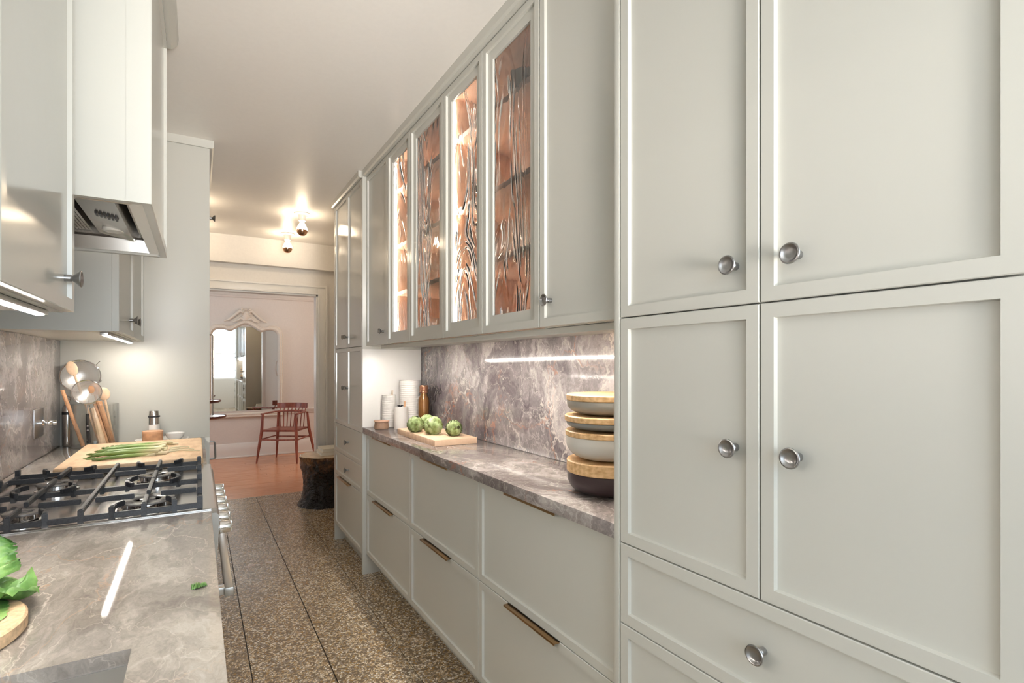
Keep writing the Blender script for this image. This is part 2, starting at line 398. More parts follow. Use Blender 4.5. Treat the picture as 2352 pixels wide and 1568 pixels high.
# far wall with doorway, beam, casing
ox0, ox1, ozt = -0.25, 1.055, 2.01
fw = bmesh.new(); bx(fw, -0.66, ox0, YW0, YW1, 0, ZC); bx(fw, ox1, 1.4, YW0, YW1, 0, ZC); bx(fw, ox0, ox1, YW0, YW1, ozt, ZC)
struct('wall_far', fw, WALLP)
struct('beam_1', box(XLW, XB, 5.575, YW0, 2.255, ZC), WALLP)
tr = bmesh.new()
for (i, o, d) in ((0.0, 0.085, 0.016), (0.072, 0.092, 0.028), (0.0, 0.014, 0.022)):
    bx(tr, ox1 + i, ox1 + o, YW0 - d, YW0, 0, ozt + o, 0.002); bx(tr, ox0 - o, ox0 - i, YW0 - d, YW0, 0, ozt + o, 0.002)
    bx(tr, ox0, ox1 + o * 0.999, YW0 - d + 0.0004, YW0, ozt + i, ozt + o, 0.002)
bx(tr, ox1 - 0.014, ox1, YW0, YW1, 0, ozt); bx(tr, ox0, ox0 + 0.014, YW0, YW1, 0, ozt); bx(tr, ox0, ox1, YW0, YW1, ozt - 0.014, ozt)
struct('trim_1', tr, TRIMW)
b = bmesh.new(); bx(b, ox1 + 0.092, XB + 0.01, YW0 - 0.014, YW0, 0, 0.14, 0.002); bx(b, XB - 0.003, XB + 0.0125, 4.1, YW0 - 0.014, 0, 0.14, 0.002)
struct('baseboard_right', b, TRIMW)
# dining room shell
struct('wall_dining_far', box(-2.0, 3.2, 8.34, 8.5, 0, 2.72), PINKW)
struct('wall_dining_right', box(3.05, 3.2, YW1, 8.34, 0, 2.72), PINKW)
dl = bmesh.new()
bx(dl, -2.0, -1.8, YW1, 6.8, 0, 2.72); bx(dl, -2.0, -1.8, 7.6, 8.34, 0, 2.72); bx(dl, -2.0, -1.8, 6.8, 7.6, 0, 0.85); bx(dl, -2.0, -1.8, 6.8, 7.6, 2.35, 2.72)  # wall pieces leave an out-of-view opening, added to light the room
struct('wall_dining_left', dl, PINKW)
struct('wall_dining_near', bx(bx(bmesh.new(), -2.0, -0.66, YW0, YW1, 0, 2.72), 1.4, 3.2, YW0, YW1, 0, 2.72), PINKW)
b = bmesh.new()
prism(b, [(8.34, 0), (8.318, 0), (8.318, 0.012), (8.322, 0.10), (8.322, 0.185), (8.332, 0.2), (8.34, 0.2)], 'x', -1.8, 3.05); bx(b, -1.8, 3.05, 8.305, 8.32, 0, 0.022, 0.006)
struct('baseboard_far', b, TRIMW)
b = bmesh.new(); prism(b, [(8.34, 0.585), (8.328, 0.59), (8.322, 0.62), (8.312, 0.635), (8.312, 0.65), (8.34, 0.655)], 'x', -1.8, 3.05)
struct('trim_2', b, PINKW)
b = bmesh.new(); prism(b, [(8.34, 2.235), (8.325, 2.245), (8.32, 2.265), (8.34, 2.27)], 'x', -1.8, 3.05)
struct('trim_3', b, PINKW)
# open dining door seen almost edge-on
dr = bmesh.new(); c0 = Vector((1.094, 5.80, 0)); dirv = Vector((0.165, 0.8, 0)).normalized(); nrm = Vector((dirv.y, -dirv.x, 0))
ang = math.atan2(dirv.y, dirv.x)
obox(dr, c0 + dirv * 0.39 + nrm * 0.02 + Vector((0, 0, 1.0)), (0.78, 0.04, 1.98), ang, bev=0.002)
door = struct('door_1', dr, TRIMW)
for zc_ in (0.35, 1.78):
    obj('hinge', tube(bmesh.new(), [c0 - dirv * 0.012 - nrm * 0.006 + Vector((0, 0, zc_ - 0.05)), c0 - dirv * 0.012 - nrm * 0.006 + Vector((0, 0, zc_ + 0.05))], 0.008), TRIMW, door)
hb = c0 + dirv * 0.70 - nrm * 0.0 + Vector((0, 0, 1.22))
obj('door_handle', tube(bmesh.new(), [hb + Vector((0, 0, 0.16)), hb - nrm * 0.035 + Vector((0, 0, 0.13)), hb - nrm * 0.05 + Vector((0, 0, 0.06)), hb - nrm * 0.05 - Vector((0, 0, 0.02)), hb - nrm * 0.03 - Vector((0, 0, 0.11)), hb - Vector((0, 0, 0.14))], 0.012), TRIMW, door)
kb = c0 + dirv * 0.70 + Vector((0, 0, 0.62))
obj('door_knob', lathe(bmesh.new(), [(0, 0), (0.022, 0), (0.022, 0.005), (0.009, 0.01), (0.009, 0.03), (0.024, 0.04), (0.026, 0.052), (0.016, 0.062), (0, 0.064)], kb, 20, Matrix.Rotation(math.atan2(-nrm.y, -nrm.x), 4, 'Z') @ Matrix.Rotation(PI / 2, 4, 'Y')), TRIMW, door)

# ============================================================ RIGHT RUN
def carcass(parent, x0, x1, y0, y1, z0, z1, mat=None, name='carcass'):
    return obj(name, box(x0, x1, y0, y1, z0, z1), mat or PAINT, parent, smooth=False)
G = 0.0015
def door_r(parent, X, y0, y1, z0, z1, knobyz=None, name='door', mat=None, **k):
    d = obj(name, shaker(X, -1, y0 + G, y1 - G, z0 + G, z1 - G, **k), mat or PAINT, parent, ang=0.3)
    if knobyz: knob(d, X - (0.009 if k.get('rec') is None else 0), knobyz[0], knobyz[1])
    return d
ZB, Z1, Z2, Z3, ZS, ZT = 0.124, 0.50, 0.676, 0.8755, 1.4165, 2.465
# near tall unit
t = thing('tall_cabinet', 'large pale sage tall cabinet filling the right foreground, four doors over full-width drawers', 'cabinet', (XR + 0.2, 0.6, 0))
carcass(t, XR + 0.0205, XB, 0.232, 0.9715, ZB - 0.02, ZT + 0.0)
obj('end_panel', box(XR, XB, 0.972, 0.992, 0, ZT + 0.045, 0.001), PAINT, t)
carcass(t, XR + 0.07, XB, 0.232, 0.9715, 0, ZB - 0.0205, name='toe_kick')
for (y0, y1) in ((0.235, 0.599), (0.599, 0.970)):
    s = -1
    for (z0, z1, kz) in ((ZS, ZT, 1.493), (Z3, ZS, 1.146)):
        ky = 0.531 if y0 < 0.5 else 0.655
        d = obj('door', shaker(XR, -1, y0 + G, y1 - G, z0 + G, z1 - G), PAINT, t, ang=0.3)
        knob(d, XR + 0.009, ky, kz)
for (z0, z1, kz) in ((Z2 + 0.006, Z3, 0.782), (Z1, Z2 + 0.006, 0.585), (ZB, Z1, 0.42)):
    d = obj('drawer', shaker(XR, -1, 0.235 + G, 0.970 - G, z0 + G, z1 - G), PAINT, t, ang=0.3)
    knob(d, XR + 0.009, 0.597, kz)
# far tall unit
t = thing('tall_cabinet', 'narrow sage tall cabinet at the far end of the right counter by the stump', 'cabinet', (XR + 0.2, 3.69, 0))
carcass(t, XR + 0.0205, XB, YP + 0.0205, 4.06, ZB, ZT)
obj('end_panel', bx(bx(bmesh.new(), XR, XB, YP, YP + 0.02, 0, 0.912, 0.001), XR, XB, YP, YP + 0.02, 1.4, ZT + 0.045, 0.001), PAINT, t)
obj('end_panel', box(XR, XB, 4.061, 4.081, 0, ZT + 0.045, 0.001), PAINT, t)
carcass(t, XR + 0.07, XB, YP + 0.0205, 4.06, 0, ZB - 0.0005, name='toe_kick')
obj('white_side_panel', box(XR, XB, YP - 0.001, YP + 0.02, 0.9135, 1.3995, 0.0008), PANELW, t)['label'] = 'white panel closing the counter niche'
for (y0, y1, ky) in ((YP + 0.0205, 3.689, 3.66), (3.689, 4.06, 3.718)):
    for (z0, z1, kz) in ((ZS, ZT, 1.49), (Z3, ZS, 1.144)):
        d = obj('door', shaker(XR, -1, y0 + G, y1 - G, z0 + G, z1 - G), PAINTG, t, ang=0.3); knob(d, XR + 0.0, ky, kz)
for (z0, z1, kz) in ((0.67, Z3, 0.772), (Z1, 0.67, 0.582), (ZB, Z1, None)):
    d = obj('drawer', shaker(XR, -1, YP + 0.0205 + G, 4.06 - G, z0 + G, z1 - G), PAINT, t, ang=0.3)
    if kz: knob(d, XR + 0.009, 3.69, kz)
    else: tab_pull(d, XR, 3.585, 3.912, Z1 - 0.001)
# base drawers
for (y0, y1, py0, py1, lab) in ((0.9925, 1.766, 1.251, 1.546, 'pale sage base unit with two deep drawers beside the near tall cabinet'),
                                (1.7665, 2.512, 2.019, 2.324, 'pale sage base unit with two deep drawers, middle of the three under the right counter'),
                                (2.5125, YP - 0.0005, 2.77, 3.11, 'narrowest pale sage two-drawer base unit, under the artichoke board end of the right counter')):
    t = thing('base_cabinet', lab, 'cabinet', (XM + 0.18, (y0 + y1) / 2, 0), 'base units under the right counter')
    carcass(t, XM + 0.0205, XB, y0, y1, ZB, 0.876)
    carcass(t, XM + 0.09, XB, y0, y1, 0, ZB - 0.0005, name='toe_kick')
    for (z0, z1) in ((Z1, 0.8755), (ZB, Z1)):
        d = obj('drawer', shaker(XM, -1, y0 + G, y1 - G, z0 + G, z1 - G), PAINT, t, ang=0.3)
        tab_pull(d, XM, py0, py1, z1 - 0.0015)
# counter and splash
tag(obj('countertop', box(XR, XB - 0.001, 0.9925, YP - 0.0015, 0.8765, 0.914, 0.0015), MARBR), 'grey marble countertop of the right run holding bowls and artichokes', 'countertop')
tag(obj('backsplash', box(XB, XB + 0.012, 0.9925, YP - 0.0015, 0.9145, 1.4155, 0.0005), MARB), 'polished grey veined marble backsplash behind the stacked bowls', 'backsplash')
# wall units
UDOORS = [(0.9925, 1.357), (1.357, 1.735), (1.735, 2.096), (2.096, 2.512), (2.512, 2.875), (2.875, YP - 0.0005)]
def solid_upper(y0, y1, ky, lab, mat):
    t = thing('wall_cabinet', lab, 'cabinet', (XM + 0.18, (y0 + y1) / 2, ZS))
    carcass(t, XM + 0.0205, XB + 0.012, y0 + 0.0005, y1 - 0.0005, ZS, ZT)
    d = obj('door', shaker(XM, -1, y0 + G, y1 - G, ZS + G, ZT - G), mat, t, ang=0.3)
    knob(d, XM + 0.009 if mat is PAINT else XM, ky, 1.496 if ky < 2 else 1.49)
    return t
solid_upper(*UDOORS[0], 1.307, 'solid-door wall cabinet above the stacked bowls, next to the near tall cabinet', PAINT)
solid_upper(*UDOORS[5], 2.935, 'narrow solid-door wall cabinet above the white vases at the far end', PAINTG)
SHELFZ = (1.6945, 1.955, 2.26)
def glass_upper(y0, ym, y1, lab):
    t = thing('glass_cabinet', lab, 'cabinet', (XM + 0.18, ym, ZS), 'glass-fronted wall cabinets')
    bm = bmesh.new(); xi = XM + 0.0205
    bx(bm, xi, XB + 0.012, y0 + 0.0005, y1 - 0.0005, ZS, ZS + 0.02); bx(bm, xi, XB + 0.012, y0 + 0.0005, y1 - 0.0005, ZT - 0.02, ZT)
    bx(bm, xi, XB + 0.012, y0 + 0.0005, y0 + 0.018, ZS + 0.02, ZT - 0.02); bx(bm, xi, XB + 0.012, y1 - 0.018, y1 - 0.0005, ZS + 0.02, ZT - 0.02)
    bx(bm, XB, XB + 0.012, y0 + 0.018, y1 - 0.018, ZS + 0.02, ZT - 0.02)
    obj('carcass', bm, SHELFW, t, smooth=False)
    obj('bottom_panel', box(xi, XB + 0.0115, y0 + 0.0005, y1 - 0.0005, ZS - 0.001, ZS - 0.0001), PAINT, t, smooth=False)
    for z in SHELFZ: obj('shelf', box(0.957, XB - 0.001, y0 + 0.019, y1 - 0.019, z - 0.0105, z + 0.0105, 0.001), SHELFW, t)
    obj('led_strip', box(0.926, 0.952, y1 - 0.0245, y1 - 0.0185, ZS + 0.03, ZT - 0.04), LEDVM, t, smooth=False)
    for (a, b_) in ((y0, ym), (ym, y1)):
        d = obj('door', shaker(XM, -1, a + G, b_ - G, ZS + G, ZT - G, glass=True), PAINTG, t, ang=0.3)
        obj('pane', box(XM + 0.0165, XM + 0.0195, a + 0.062, b_ - 0.062, ZS + 0.062, ZT - 0.062), WAVY, d, smooth=False)
    return t
glass_upper(1.357, 1.735, 2.096, 'glass-fronted wall cabinet with wavy panes, nearer one, red pot on its top shelf')
glass_upper(2.096, 2.512, 2.875, 'glass-fronted wall cabinet with wavy panes, farther one')
b = bmesh.new(); prism(b, [(XM - 0.016, ZT + 0.003), (XM - 0.022, ZT + 0.012), (XM - 0.022, ZC), (XM + 0.05, ZC), (XM + 0.05, ZT + 0.003)], 'y', 0.9925, YP - 0.0005)
struct('trim_4', b, PAINT, smooth=False)
b = bmesh.new(); prism(b, [(XR - 0.012, ZT + 0.003), (XR - 0.02, ZT + 0.012), (XR - 0.02, ZC), (XR + 0.05, ZC), (XR + 0.05, ZT + 0.003)], 'y', YP + 0.0205, 4.092)
struct('trim_5', b, PAINT, smooth=False)
b = bmesh.new(); prism(b, [(XR - 0.012, ZT + 0.003), (XR - 0.02, ZT + 0.012), (XR - 0.02, ZC), (XR + 0.05, ZC), (XR + 0.05, ZT + 0.003)], 'y', 0.2, 0.9715)
struct('trim_6', b, PAINT, smooth=False)
# under-cabinet profile
t = thing('led_light_bar', 'long slim light bar under the right wall cabinets', 'light', (0.955, 2.1, ZS - 0.01))
obj('housing', bx(box(0.940, 0.968, 1.02, 3.10, ZS - 0.008, ZS - 0.0012), 0.936, 0.9395, 1.02, 3.10, ZS - 0.02, ZS - 0.0012), PAINT, t, smooth=False)
obj('diffuser', box(0.945, 0.963, 1.03, 3.09, ZS - 0.0105, ZS - 0.0079), LEDR, t, smooth=False)

# ---- contents of the glass cabinets
def glassware(kind, c, h, r):
    bm = bmesh.new()
    if kind == 'tumbler': lathe(bm, [(0, 0), (r * .82, 0), (r, h), (r - .0018, h), (r * .82 - .002, .008), (0, .008)], c, 20)
    elif kind == 'goblet': lathe(bm, [(0, 0), (r * .8, 0), (r * .8, .003), (.005, .008), (.004, h * .42), (r * .7, h * .5), (r, h * .75), (r * .85, h), (r * .85 - .0015, h), (r - .002, h * .75), (r * .68, h * .52), (0, h * .46)], c, 20)
    elif kind == 'bowl': lathe(bm, [(0, 0), (r * .5, 0), (r * .85, h * .5), (r, h), (r - .003, h), (r * .82, h * .5), (r * .45, .006), (0, .006)], c, 24)
    return bm
random.seed(11)
def row(kind, z, ys, xs, h, r, label, group, cat='glass', hv=0.0):
    for i, y in enumerate(ys):
        x = xs[i % len(xs)]
        o = obj('glass_' + kind, glassware(kind, (x, y, z), h + hv * random.random(), r), GLASS, loc=(x, y, z)); tag(o, label, cat, group)
zb = ZS + 0.0202; z1_, z2_, z3_ = [z + 0.0107 for z in SHELFZ]
ysA = [1.42 + 0.082 * k for k in range(8)]; ysB = [2.16 + 0.082 * k for k in range(8)]
row('tumbler', z1_, ysA, (1.03, 1.12), 0.14, 0.034, 'clear tumbler on the lowest shelf board of the nearer glass cabinet', 'tumblers on the lowest shelf, nearer glass cabinet', hv=.02)
row('goblet', z2_, [1.46, 1.55, 1.90, 2.0], (1.03, 1.10), 0.17, 0.038, 'stemmed glass on the middle shelf of the nearer glass cabinet', 'stemmed glasses, nearer glass cabinet')
row('bowl', zb, [1.50, 1.64], (1.08,), 0.07, 0.062, 'clear glass bowl on the floor of the nearer glass cabinet, right-hand door', 'glass bowls, nearer glass cabinet', 'bowl')
row('tumbler', zb, [1.80, 1.88, 1.96, 2.03], (1.02, 1.10), 0.09, 0.033, 'low clear tumbler on the floor of the nearer glass cabinet, left-hand door', 'low tumblers, nearer glass cabinet')
row('tumbler', z3_, [1.84, 1.93, 2.01], (1.04, 1.12), 0.13, 0.034, 'clear tumbler on the top shelf of the nearer glass cabinet', 'tumblers on the top shelf')
row('goblet', z1_, ysB, (1.03, 1.12), 0.15, 0.034, 'stemmed glass on the lowest shelf board of the farther glass cabinet', 'stemmed glasses, farther glass cabinet')
row('tumbler', z2_, ysB[1::2], (1.05,), 0.15, 0.034, 'clear tumbler on the middle shelf of the farther glass cabinet', 'tumblers on the middle shelf, farther glass cabinet')
row('tumbler', zb, ysB, (1.02, 1.1), 0.10, 0.033, 'low clear tumbler on the floor of the farther glass cabinet', 'low tumblers, farther glass cabinet')
# tall carafe, red pot, dark bowl
o = obj('glass_carafe', lathe(bmesh.new(), [(0, 0), (0.045, 0), (0.048, 0.08), (0.026, 0.15), (0.022, 0.2), (0.03, 0.235), (0.028, 0.235), (0.020, 0.2), (0.024, 0.15), (0.045, 0.08), (0.042, 0.006), (0, 0.006)], (1.05, 1.655, z2_), 24), GLASS); tag(o, 'tall clear glass carafe on the middle shelf behind the nearest wavy pane', 'carafe')
t = thing('red_pot', 'orange-red lidded pot on the top shelf behind the nearest wavy pane', 'pot', (1.08, 1.49, z3_))
REDM = plain('red_enamel', (0.72, 0.09, 0.035, 1), 0.3, coat=0.4)
obj('body', lathe(bmesh.new(), [(0, 0), (0.07, 0), (0.085, 0.02), (0.088, 0.095), (0, 0.095)], (1.08, 1.49, z3_), 28), REDM, t)
obj('lid', lathe(bmesh.new(), [(0, 0.095), (0.09, 0.095), (0.088, 0.104), (0.05, 0.118), (0.012, 0.123), (0.016, 0.138), (0, 0.141)], (1.08, 1.49, z3_), 28), REDM, t)
o = obj('dark_bowl', lathe(bmesh.new(), [(0, 0), (0.035, 0), (0.07, 0.05), (0.078, 0.10), (0.075, 0.10), (0.065, 0.05), (0.03, 0.008), (0, 0.008)], (1.06, 1.665, z3_), 28), plain('dark_stoneware', (0.05, 0.055, 0.055, 1), 0.4)); tag(o, 'dark grey bowl beside the red pot on the top cabinet shelf', 'bowl')

# ---- right counter objects
zt = 0.9143
o = obj('cutting_board', box(0.966, 1.19, 2.342, 2.888, zt, zt + 0.03, 0.002), BOARDW, loc=(1.078, 2.615, zt)); tag(o, 'rectangular pale wooden board carrying artichokes', 'board')
zbd = zt + 0.0302
ARTM = Nt('artichoke_skin')
_v = ARTM.coord((1, 1, 1)); _n = ARTM.n('ShaderNodeTexNoise', i_Scale=26.0, i_Detail=4.0); ARTM.l(_v, _n.inputs[0])
ARTM.l(ARTM.ramp(_n.outputs[0], [(0.34, srgb(112, 92, 52)), (0.42, srgb(130, 148, 88)), (0.54, srgb(172, 192, 136)), (0.70, srgb(208, 214, 178))]), ARTM.b.inputs['Base Color'])
_oi = ARTM.n('ShaderNodeObjectInfo'); _rr = ARTM.ramp(_oi.outputs['Random'], [(0.0, (0.52, 0.50, 0.42)), (0.35, (0.85, 0.86, 0.8)), (1.0, (1.08, 1.06, 1.05))])
_cl = ARTM.b.inputs['Base Color'].links[0].from_socket; ARTM.l(ARTM.mix(1.0, _cl, _rr, 'MULTIPLY'), ARTM.b.inputs['Base Color'])
ARTM.b.inputs['Roughness'].default_value = 0.55; ARTM = ARTM.m
ARTD = plain('artichoke_heart_dark', srgb(70, 66, 36), 0.7, grain=0.3)  # darker brown-green of the heart beneath the scales
def artichoke(x, y, z, r, lab, tilt, az, stalk=True):
    c = Vector((x, y, z + r * 0.93))
    R = Matrix.Rotation(az, 4, 'Z') @ Matrix.Rotation(tilt, 4, 'X')
    t = thing('artichoke', lab, 'vegetable', (x, y, z), 'artichokes on the wooden board')
    core = bmesh.new(); bmesh.ops.create_uvsphere(core, u_segments=20, v_segments=14, radius=r * 0.93, matrix=Matrix.Translation(c) @ R)
    obj('heart', core, ARTD, t)
    rows = 10
    for i in range(rows):                                             # overlapping pointed scales, each its own piece
        th = 0.16 * PI + (0.80 * PI) * i / (rows - 1)
        n = max(3, int(13 * math.sin(th)))
        for k in range(n):
            ph = 2 * PI * (k + 0.5 * (i % 2)) / n
            d = Vector((math.sin(th) * math.cos(ph), math.sin(th) * math.sin(ph), math.cos(th)))
            up = Vector((-math.cos(th) * math.cos(ph), -math.cos(th) * math.sin(ph), math.sin(th)))
            sd = d.cross(up)
            w = r * 0.30 * random.uniform(.85, 1.1); hgt = r * 0.40
            b_ = bmesh.new(); vs = []
            for (u_, v_, o_) in ((-.95, -.7, .90), (.95, -.7, .90), (1.0, .0, .95), (.6, .65, 1.00), (0, 1.0, 1.13), (-.6, .65, 1.00), (-1.0, .0, .95), (0, .15, 1.07)):
                p = (d * (r * o_) + sd * (u_ * w) + up * (v_ * hgt))
                p = p.normalized() * (r * o_)
                vs.append(b_.verts.new(c + R.to_3x3() @ p))
            m_ = vs[7]
            for q in range(7): b_.faces.new((vs[q], vs[(q + 1) % 7], m_))
            bmesh.ops.recalc_face_normals(b_, faces=b_.faces)
            obj('scale', b_, ARTM, t, ang=1.2)
    if stalk:
        dv = R.to_3x3() @ Vector((0, 0, -1))
        obj('stalk', tube(bmesh.new(), [c + dv * r * .85, c + dv * r * 1.3, c + dv * r * 1.75], [r * .26, r * .2, r * .22], 10), ARTM, t)
artichoke(0.999, 2.69, zbd, 0.042, 'leftmost green artichoke, sitting over the front edge of the wooden board', 0.35, 0.4, False)
artichoke(1.105, 2.79, zbd, 0.040, 'green artichoke mostly hidden behind two others on the board', 0.3, 2.0, False)
artichoke(1.045, 2.555, zbd, 0.046, 'largest green artichoke, in front of the others with browned scales', 0.5, 2.6, False)
artichoke(1.112, 2.445, zbd, 0.040, 'rightmost green artichoke with its stalk pointing to the others', 1.35, 0.15, True)

def cyl_pot(name, x, y, r, h, lab, cat, mat, ribs=0, lip=0.002, th=0.004, taper=1.0):
    prof = [(0, 0), (r * taper * .97, 0), (r * taper, 0.003)]
    n = max(2, ribs * 4)
    for i in range(1, n + 1):
        f = i / n; rr = r * (taper + (1 - taper) * f) + (0.0009 * math.sin(i * PI / 2) if ribs else 0)
        prof.append((rr, 0.003 + (h - 0.006) * f))
    prof += [(r + lip * .3, h - 0.001), (r - th * .5, h), (r - th, h - 0.003), (r - th, 0.008), (0, 0.008)]
    t = thing(name, lab, cat, (x, y, zt)); obj('body', lathe(bmesh.new(), prof, (x, y, zt), 40), mat, t, ang=0.9)
    return t
CER = plain('white_ceramic', (0.74, 0.715, 0.68, 1), 0.4, grain=0.05, gscale=30)
CER2 = plain('matte_white_ceramic', (0.77, 0.74, 0.71, 1), 0.55)
cyl_pot('ribbed_vase', 1.15, 3.19, 0.066, 0.29, 'tallest white ribbed ceramic cylinder, behind the brown bottle', 'vase', CER, ribs=22)
t = cyl_pot('toothpick_canister', 1.03, 3.24, 0.043, 0.20, 'slim white ribbed canister against the white panel with toothpicks poking out', 'canister', CER, ribs=14)
for (dx, dy, lx, ly) in ((0.008, 0.0, 0.012, 0.004), (0.02, -.008, 0.006, 0.008)):
    tag(obj('toothpick', tube(bmesh.new(), [(1.03 + dx, 3.24 + dy, zt + 0.10), (1.03 + dx + lx, 3.24 + dy + ly, zt + 0.228)], 0.0014, 6), UTWP), 'thin wooden toothpick standing in the slim ribbed canister', 'toothpick', 'toothpicks in the canister')
cyl_pot('spice_jar', 1.062, 3.105, 0.042, 0.133, 'short plain white ceramic cylinder holding star anise and cinnamon', 'jar', CER2)
sa = bmesh.new()
for k in range(8):
    a = k * PI / 4; obox(sa, Vector((1.052 + 0.010 * math.cos(a), 3.09 + 0.010 * math.sin(a), zt + 0.139)), (0.016, 0.006, 0.006), a, roty=-0.5)
tag(obj('star_anise', sa, BLACKP), 'black star anise on the rim of the short white cylinder', 'spice')
tag(obj('cinnamon_stick', tube(bmesh.new(), [(1.075, 3.10, zt + 0.02), (1.088, 3.112, zt + 0.165)], 0.006, 8), UTW), 'cinnamon stick standing in the short white cylinder', 'spice')
TER = plain('terracotta_glaze', (0.30, 0.185, 0.12, 1), 0.45, grain=0.15)
t = thing('lidded_pot', 'small squat brown clay pot with flat pinkish lid on the counter corner', 'pot', (0.957, 3.155, zt))
obj('body', lathe(bmesh.new(), [(0, 0), (0.040, 0), (0.044, 0.004), (0.0445, 0.015), (0.041, 0.036), (0.040, 0.043), (0, 0.043)], (0.957, 3.155, zt), 36), TER, t)
obj('lid', lathe(bmesh.new(), [(0, 0.043), (0.044, 0.0432), (0.047, 0.047), (0.046, 0.051), (0, 0.052)], (0.957, 3.155, zt), 36), plain('pink_clay_lid', (0.50, 0.30, 0.21, 1), 0.6), t)
AMB = plain('amber_copper', (0.27, 0.12, 0.035, 1), 0.16, 0.55, coat=0.6)
t = thing('bottle', 'amber-brown bottle with ribbed screw cap leaning against nothing, by the marble splash', 'bottle', (1.196, 3.075, zt))
t['label'] = 'glossy amber-brown bottle with ringed screw cap by the marble splash'
obj('body', lathe(bmesh.new(), [(0, 0), (0.030, 0), (0.034, 0.005), (0.034, 0.165), (0.031, 0.186), (0.022, 0.2), (0.0205, 0.216), (0, 0.216)], (1.196, 3.075, zt), 32), AMB, t)
obj('cap', lathe(bmesh.new(), [(0, 0.216), (0.0255, 0.216), (0.027, 0.220), (0.0255, 0.224), (0.0245, 0.228), (0.027, 0.234), (0.0255, 0.24), (0.0265, 0.246), (0.026, 0.256), (0.023, 0.262), (0, 0.263)], (1.196, 3.075, zt), 32), plain('copper_cap_dark', (0.36, 0.17, 0.10, 1), 0.3, 0.7), t)

def bowl(zb_, h, hl, r, rb, mat, lab, dx=0, dy=0, ltop=0.0):
    x, y = 1.09 + dx, 1.245 + dy
    t = thing('lidded_bowl', lab, 'bowl', (x, y, zb_), 'bowls stacked beside the tall cabinet')
    prof = [(0, 0), (rb * .8, 0), (rb, 0.003)]
    for i in range(1, 9):
        a = i / 8 * PI / 2; prof.append((rb + (r - rb) * math.sin(a), 0.003 + (h * 0.72) * (1 - math.cos(a))))
    prof += [(r, h - 0.002), (r - .002, h), (0, h)]
    obj('body', lathe(bmesh.new(), prof, (x, y, zb_), 56), mat, t)
    R = r + 0.002 + ltop
    obj('lid', lathe(bmesh.new(), [(0, h), (R - .002, h), (R, h + .002), (R, h + hl - .003), (R - .003, h + hl), (0, h + hl)], (x, y, zb_), 56), LIDW, t)
bowl(zt, 0.066, 0.036, 0.131, 0.085, plain('aubergine_ceramic', (0.045, 0.028, 0.03, 1), 0.42), 'bottom bowl of the stack, dark aubergine with thick oak lid')
bowl(1.0165, 0.072, 0.017, 0.135, 0.075, plain('cream_ceramic', (0.66, 0.63, 0.58, 1), 0.4), 'deep cream bowl with oak lid, second from bottom of the stack')
bowl(1.1058, 0.0275, 0.018, 0.134, 0.085, plain('slate_ceramic', (0.27, 0.275, 0.265, 1), 0.4), 'shallow slate-grey bowl with oak lid, second from top of the stack', ltop=.003)
bowl(1.1515, 0.0445, 0.0185, 0.132, 0.08, plain('taupe_ceramic', (0.36, 0.34, 0.30, 1), 0.4), 'topmost taupe bowl of the stack under a pale wooden lid')

# ============================================================ LEFT RUN
XU = -0.236; XF = 0.010
RY0, RY1 = 1.636, 2.368     # range
SK = (-0.47, -0.078, 0.35, 0.895)  # sink cut-out
def slab_with_hole(x0, x1, y0, y1, z0, z1, h):
    bm = bmesh.new()
    bx(bm, x0, x1, h[3], y1, z0, z1); bx(bm, x0, x1, y0, h[2], z0, z1); bx(bm, x0, h[0], h[2], h[3], z0, z1); bx(bm, h[1], x1, h[2], h[3], z0, z1)
    bmesh.ops.remove_doubles(bm, verts=bm.verts, dist=0.0001)
    return bm
tag(obj('countertop', slab_with_hole(XLW, XLC, -0.6, RY0 - 0.0015, 0.877, 0.914, SK), MARBC, smooth=False), 'grey-beige marble countertop with the sink cut-out in the left foreground', 'countertop')
tag(obj('countertop', box(XLW, XLC, RY1 + 0.0015, YP - 0.0015, 0.877, 0.914, 0.0015), MARBC), 'short grey marble countertop beyond the stove under the cutting board', 'countertop')
tag(obj('backsplash', box(XLW - 0.012, XLW, -0.6, YP - 0.0015, 0.9145, 1.4185, 0.0005), MARBL), 'polished grey marble backsplash reflecting the utensils', 'backsplash')
# sink
t = thing('sink', 'stainless undermount sink in the left foreground counter', 'sink', (-0.27, 0.62, 0.68))
bm = bmesh.new(); a0, a1, b0, b1 = SK[0] - .004, SK[1] + .004, SK[2] - .004, SK[3] + .004
for q in ((a0 - .012, a0, b0, b1), (a1, a1 + .003, b0, b1), (a0 - .012, a1 + .003, b0 - .003, b0), (a0 - .012, a1 + .003, b1, b1 + .003)): bx(bm, q[0], q[1], q[2], q[3], 0.69, 0.8765)
for q in ((SK[0] + .0005, SK[0] + .003, SK[2] + .0005, SK[3] - .0005), (SK[1] - .003, SK[1] - .0005, SK[2] + .0005, SK[3] - .0005), (SK[0] + .0005, SK[1] - .0005, SK[3] - .003, SK[3] - .0005), (SK[0] + .0005, SK[1] - .0005, SK[2] + .0005, SK[2] + .003)): bx(bm, q[0], q[1], q[2], q[3], 0.686, 0.893)
bx(bm, a0 - .012, a1 + .003, b0 - .003, b1 + .003, 0.685, 0.69)
obj('basin', bm, STEELB, t, smooth=False)
obj('drain', lathe(bmesh.new(), [(0, 0), (0.04, 0), (0.045, 0.003), (0.035, 0.003), (0.03, 0.0012), (0, 0.0012)], (-0.27, 0.62, 0.6901), 28), CHROME, t)
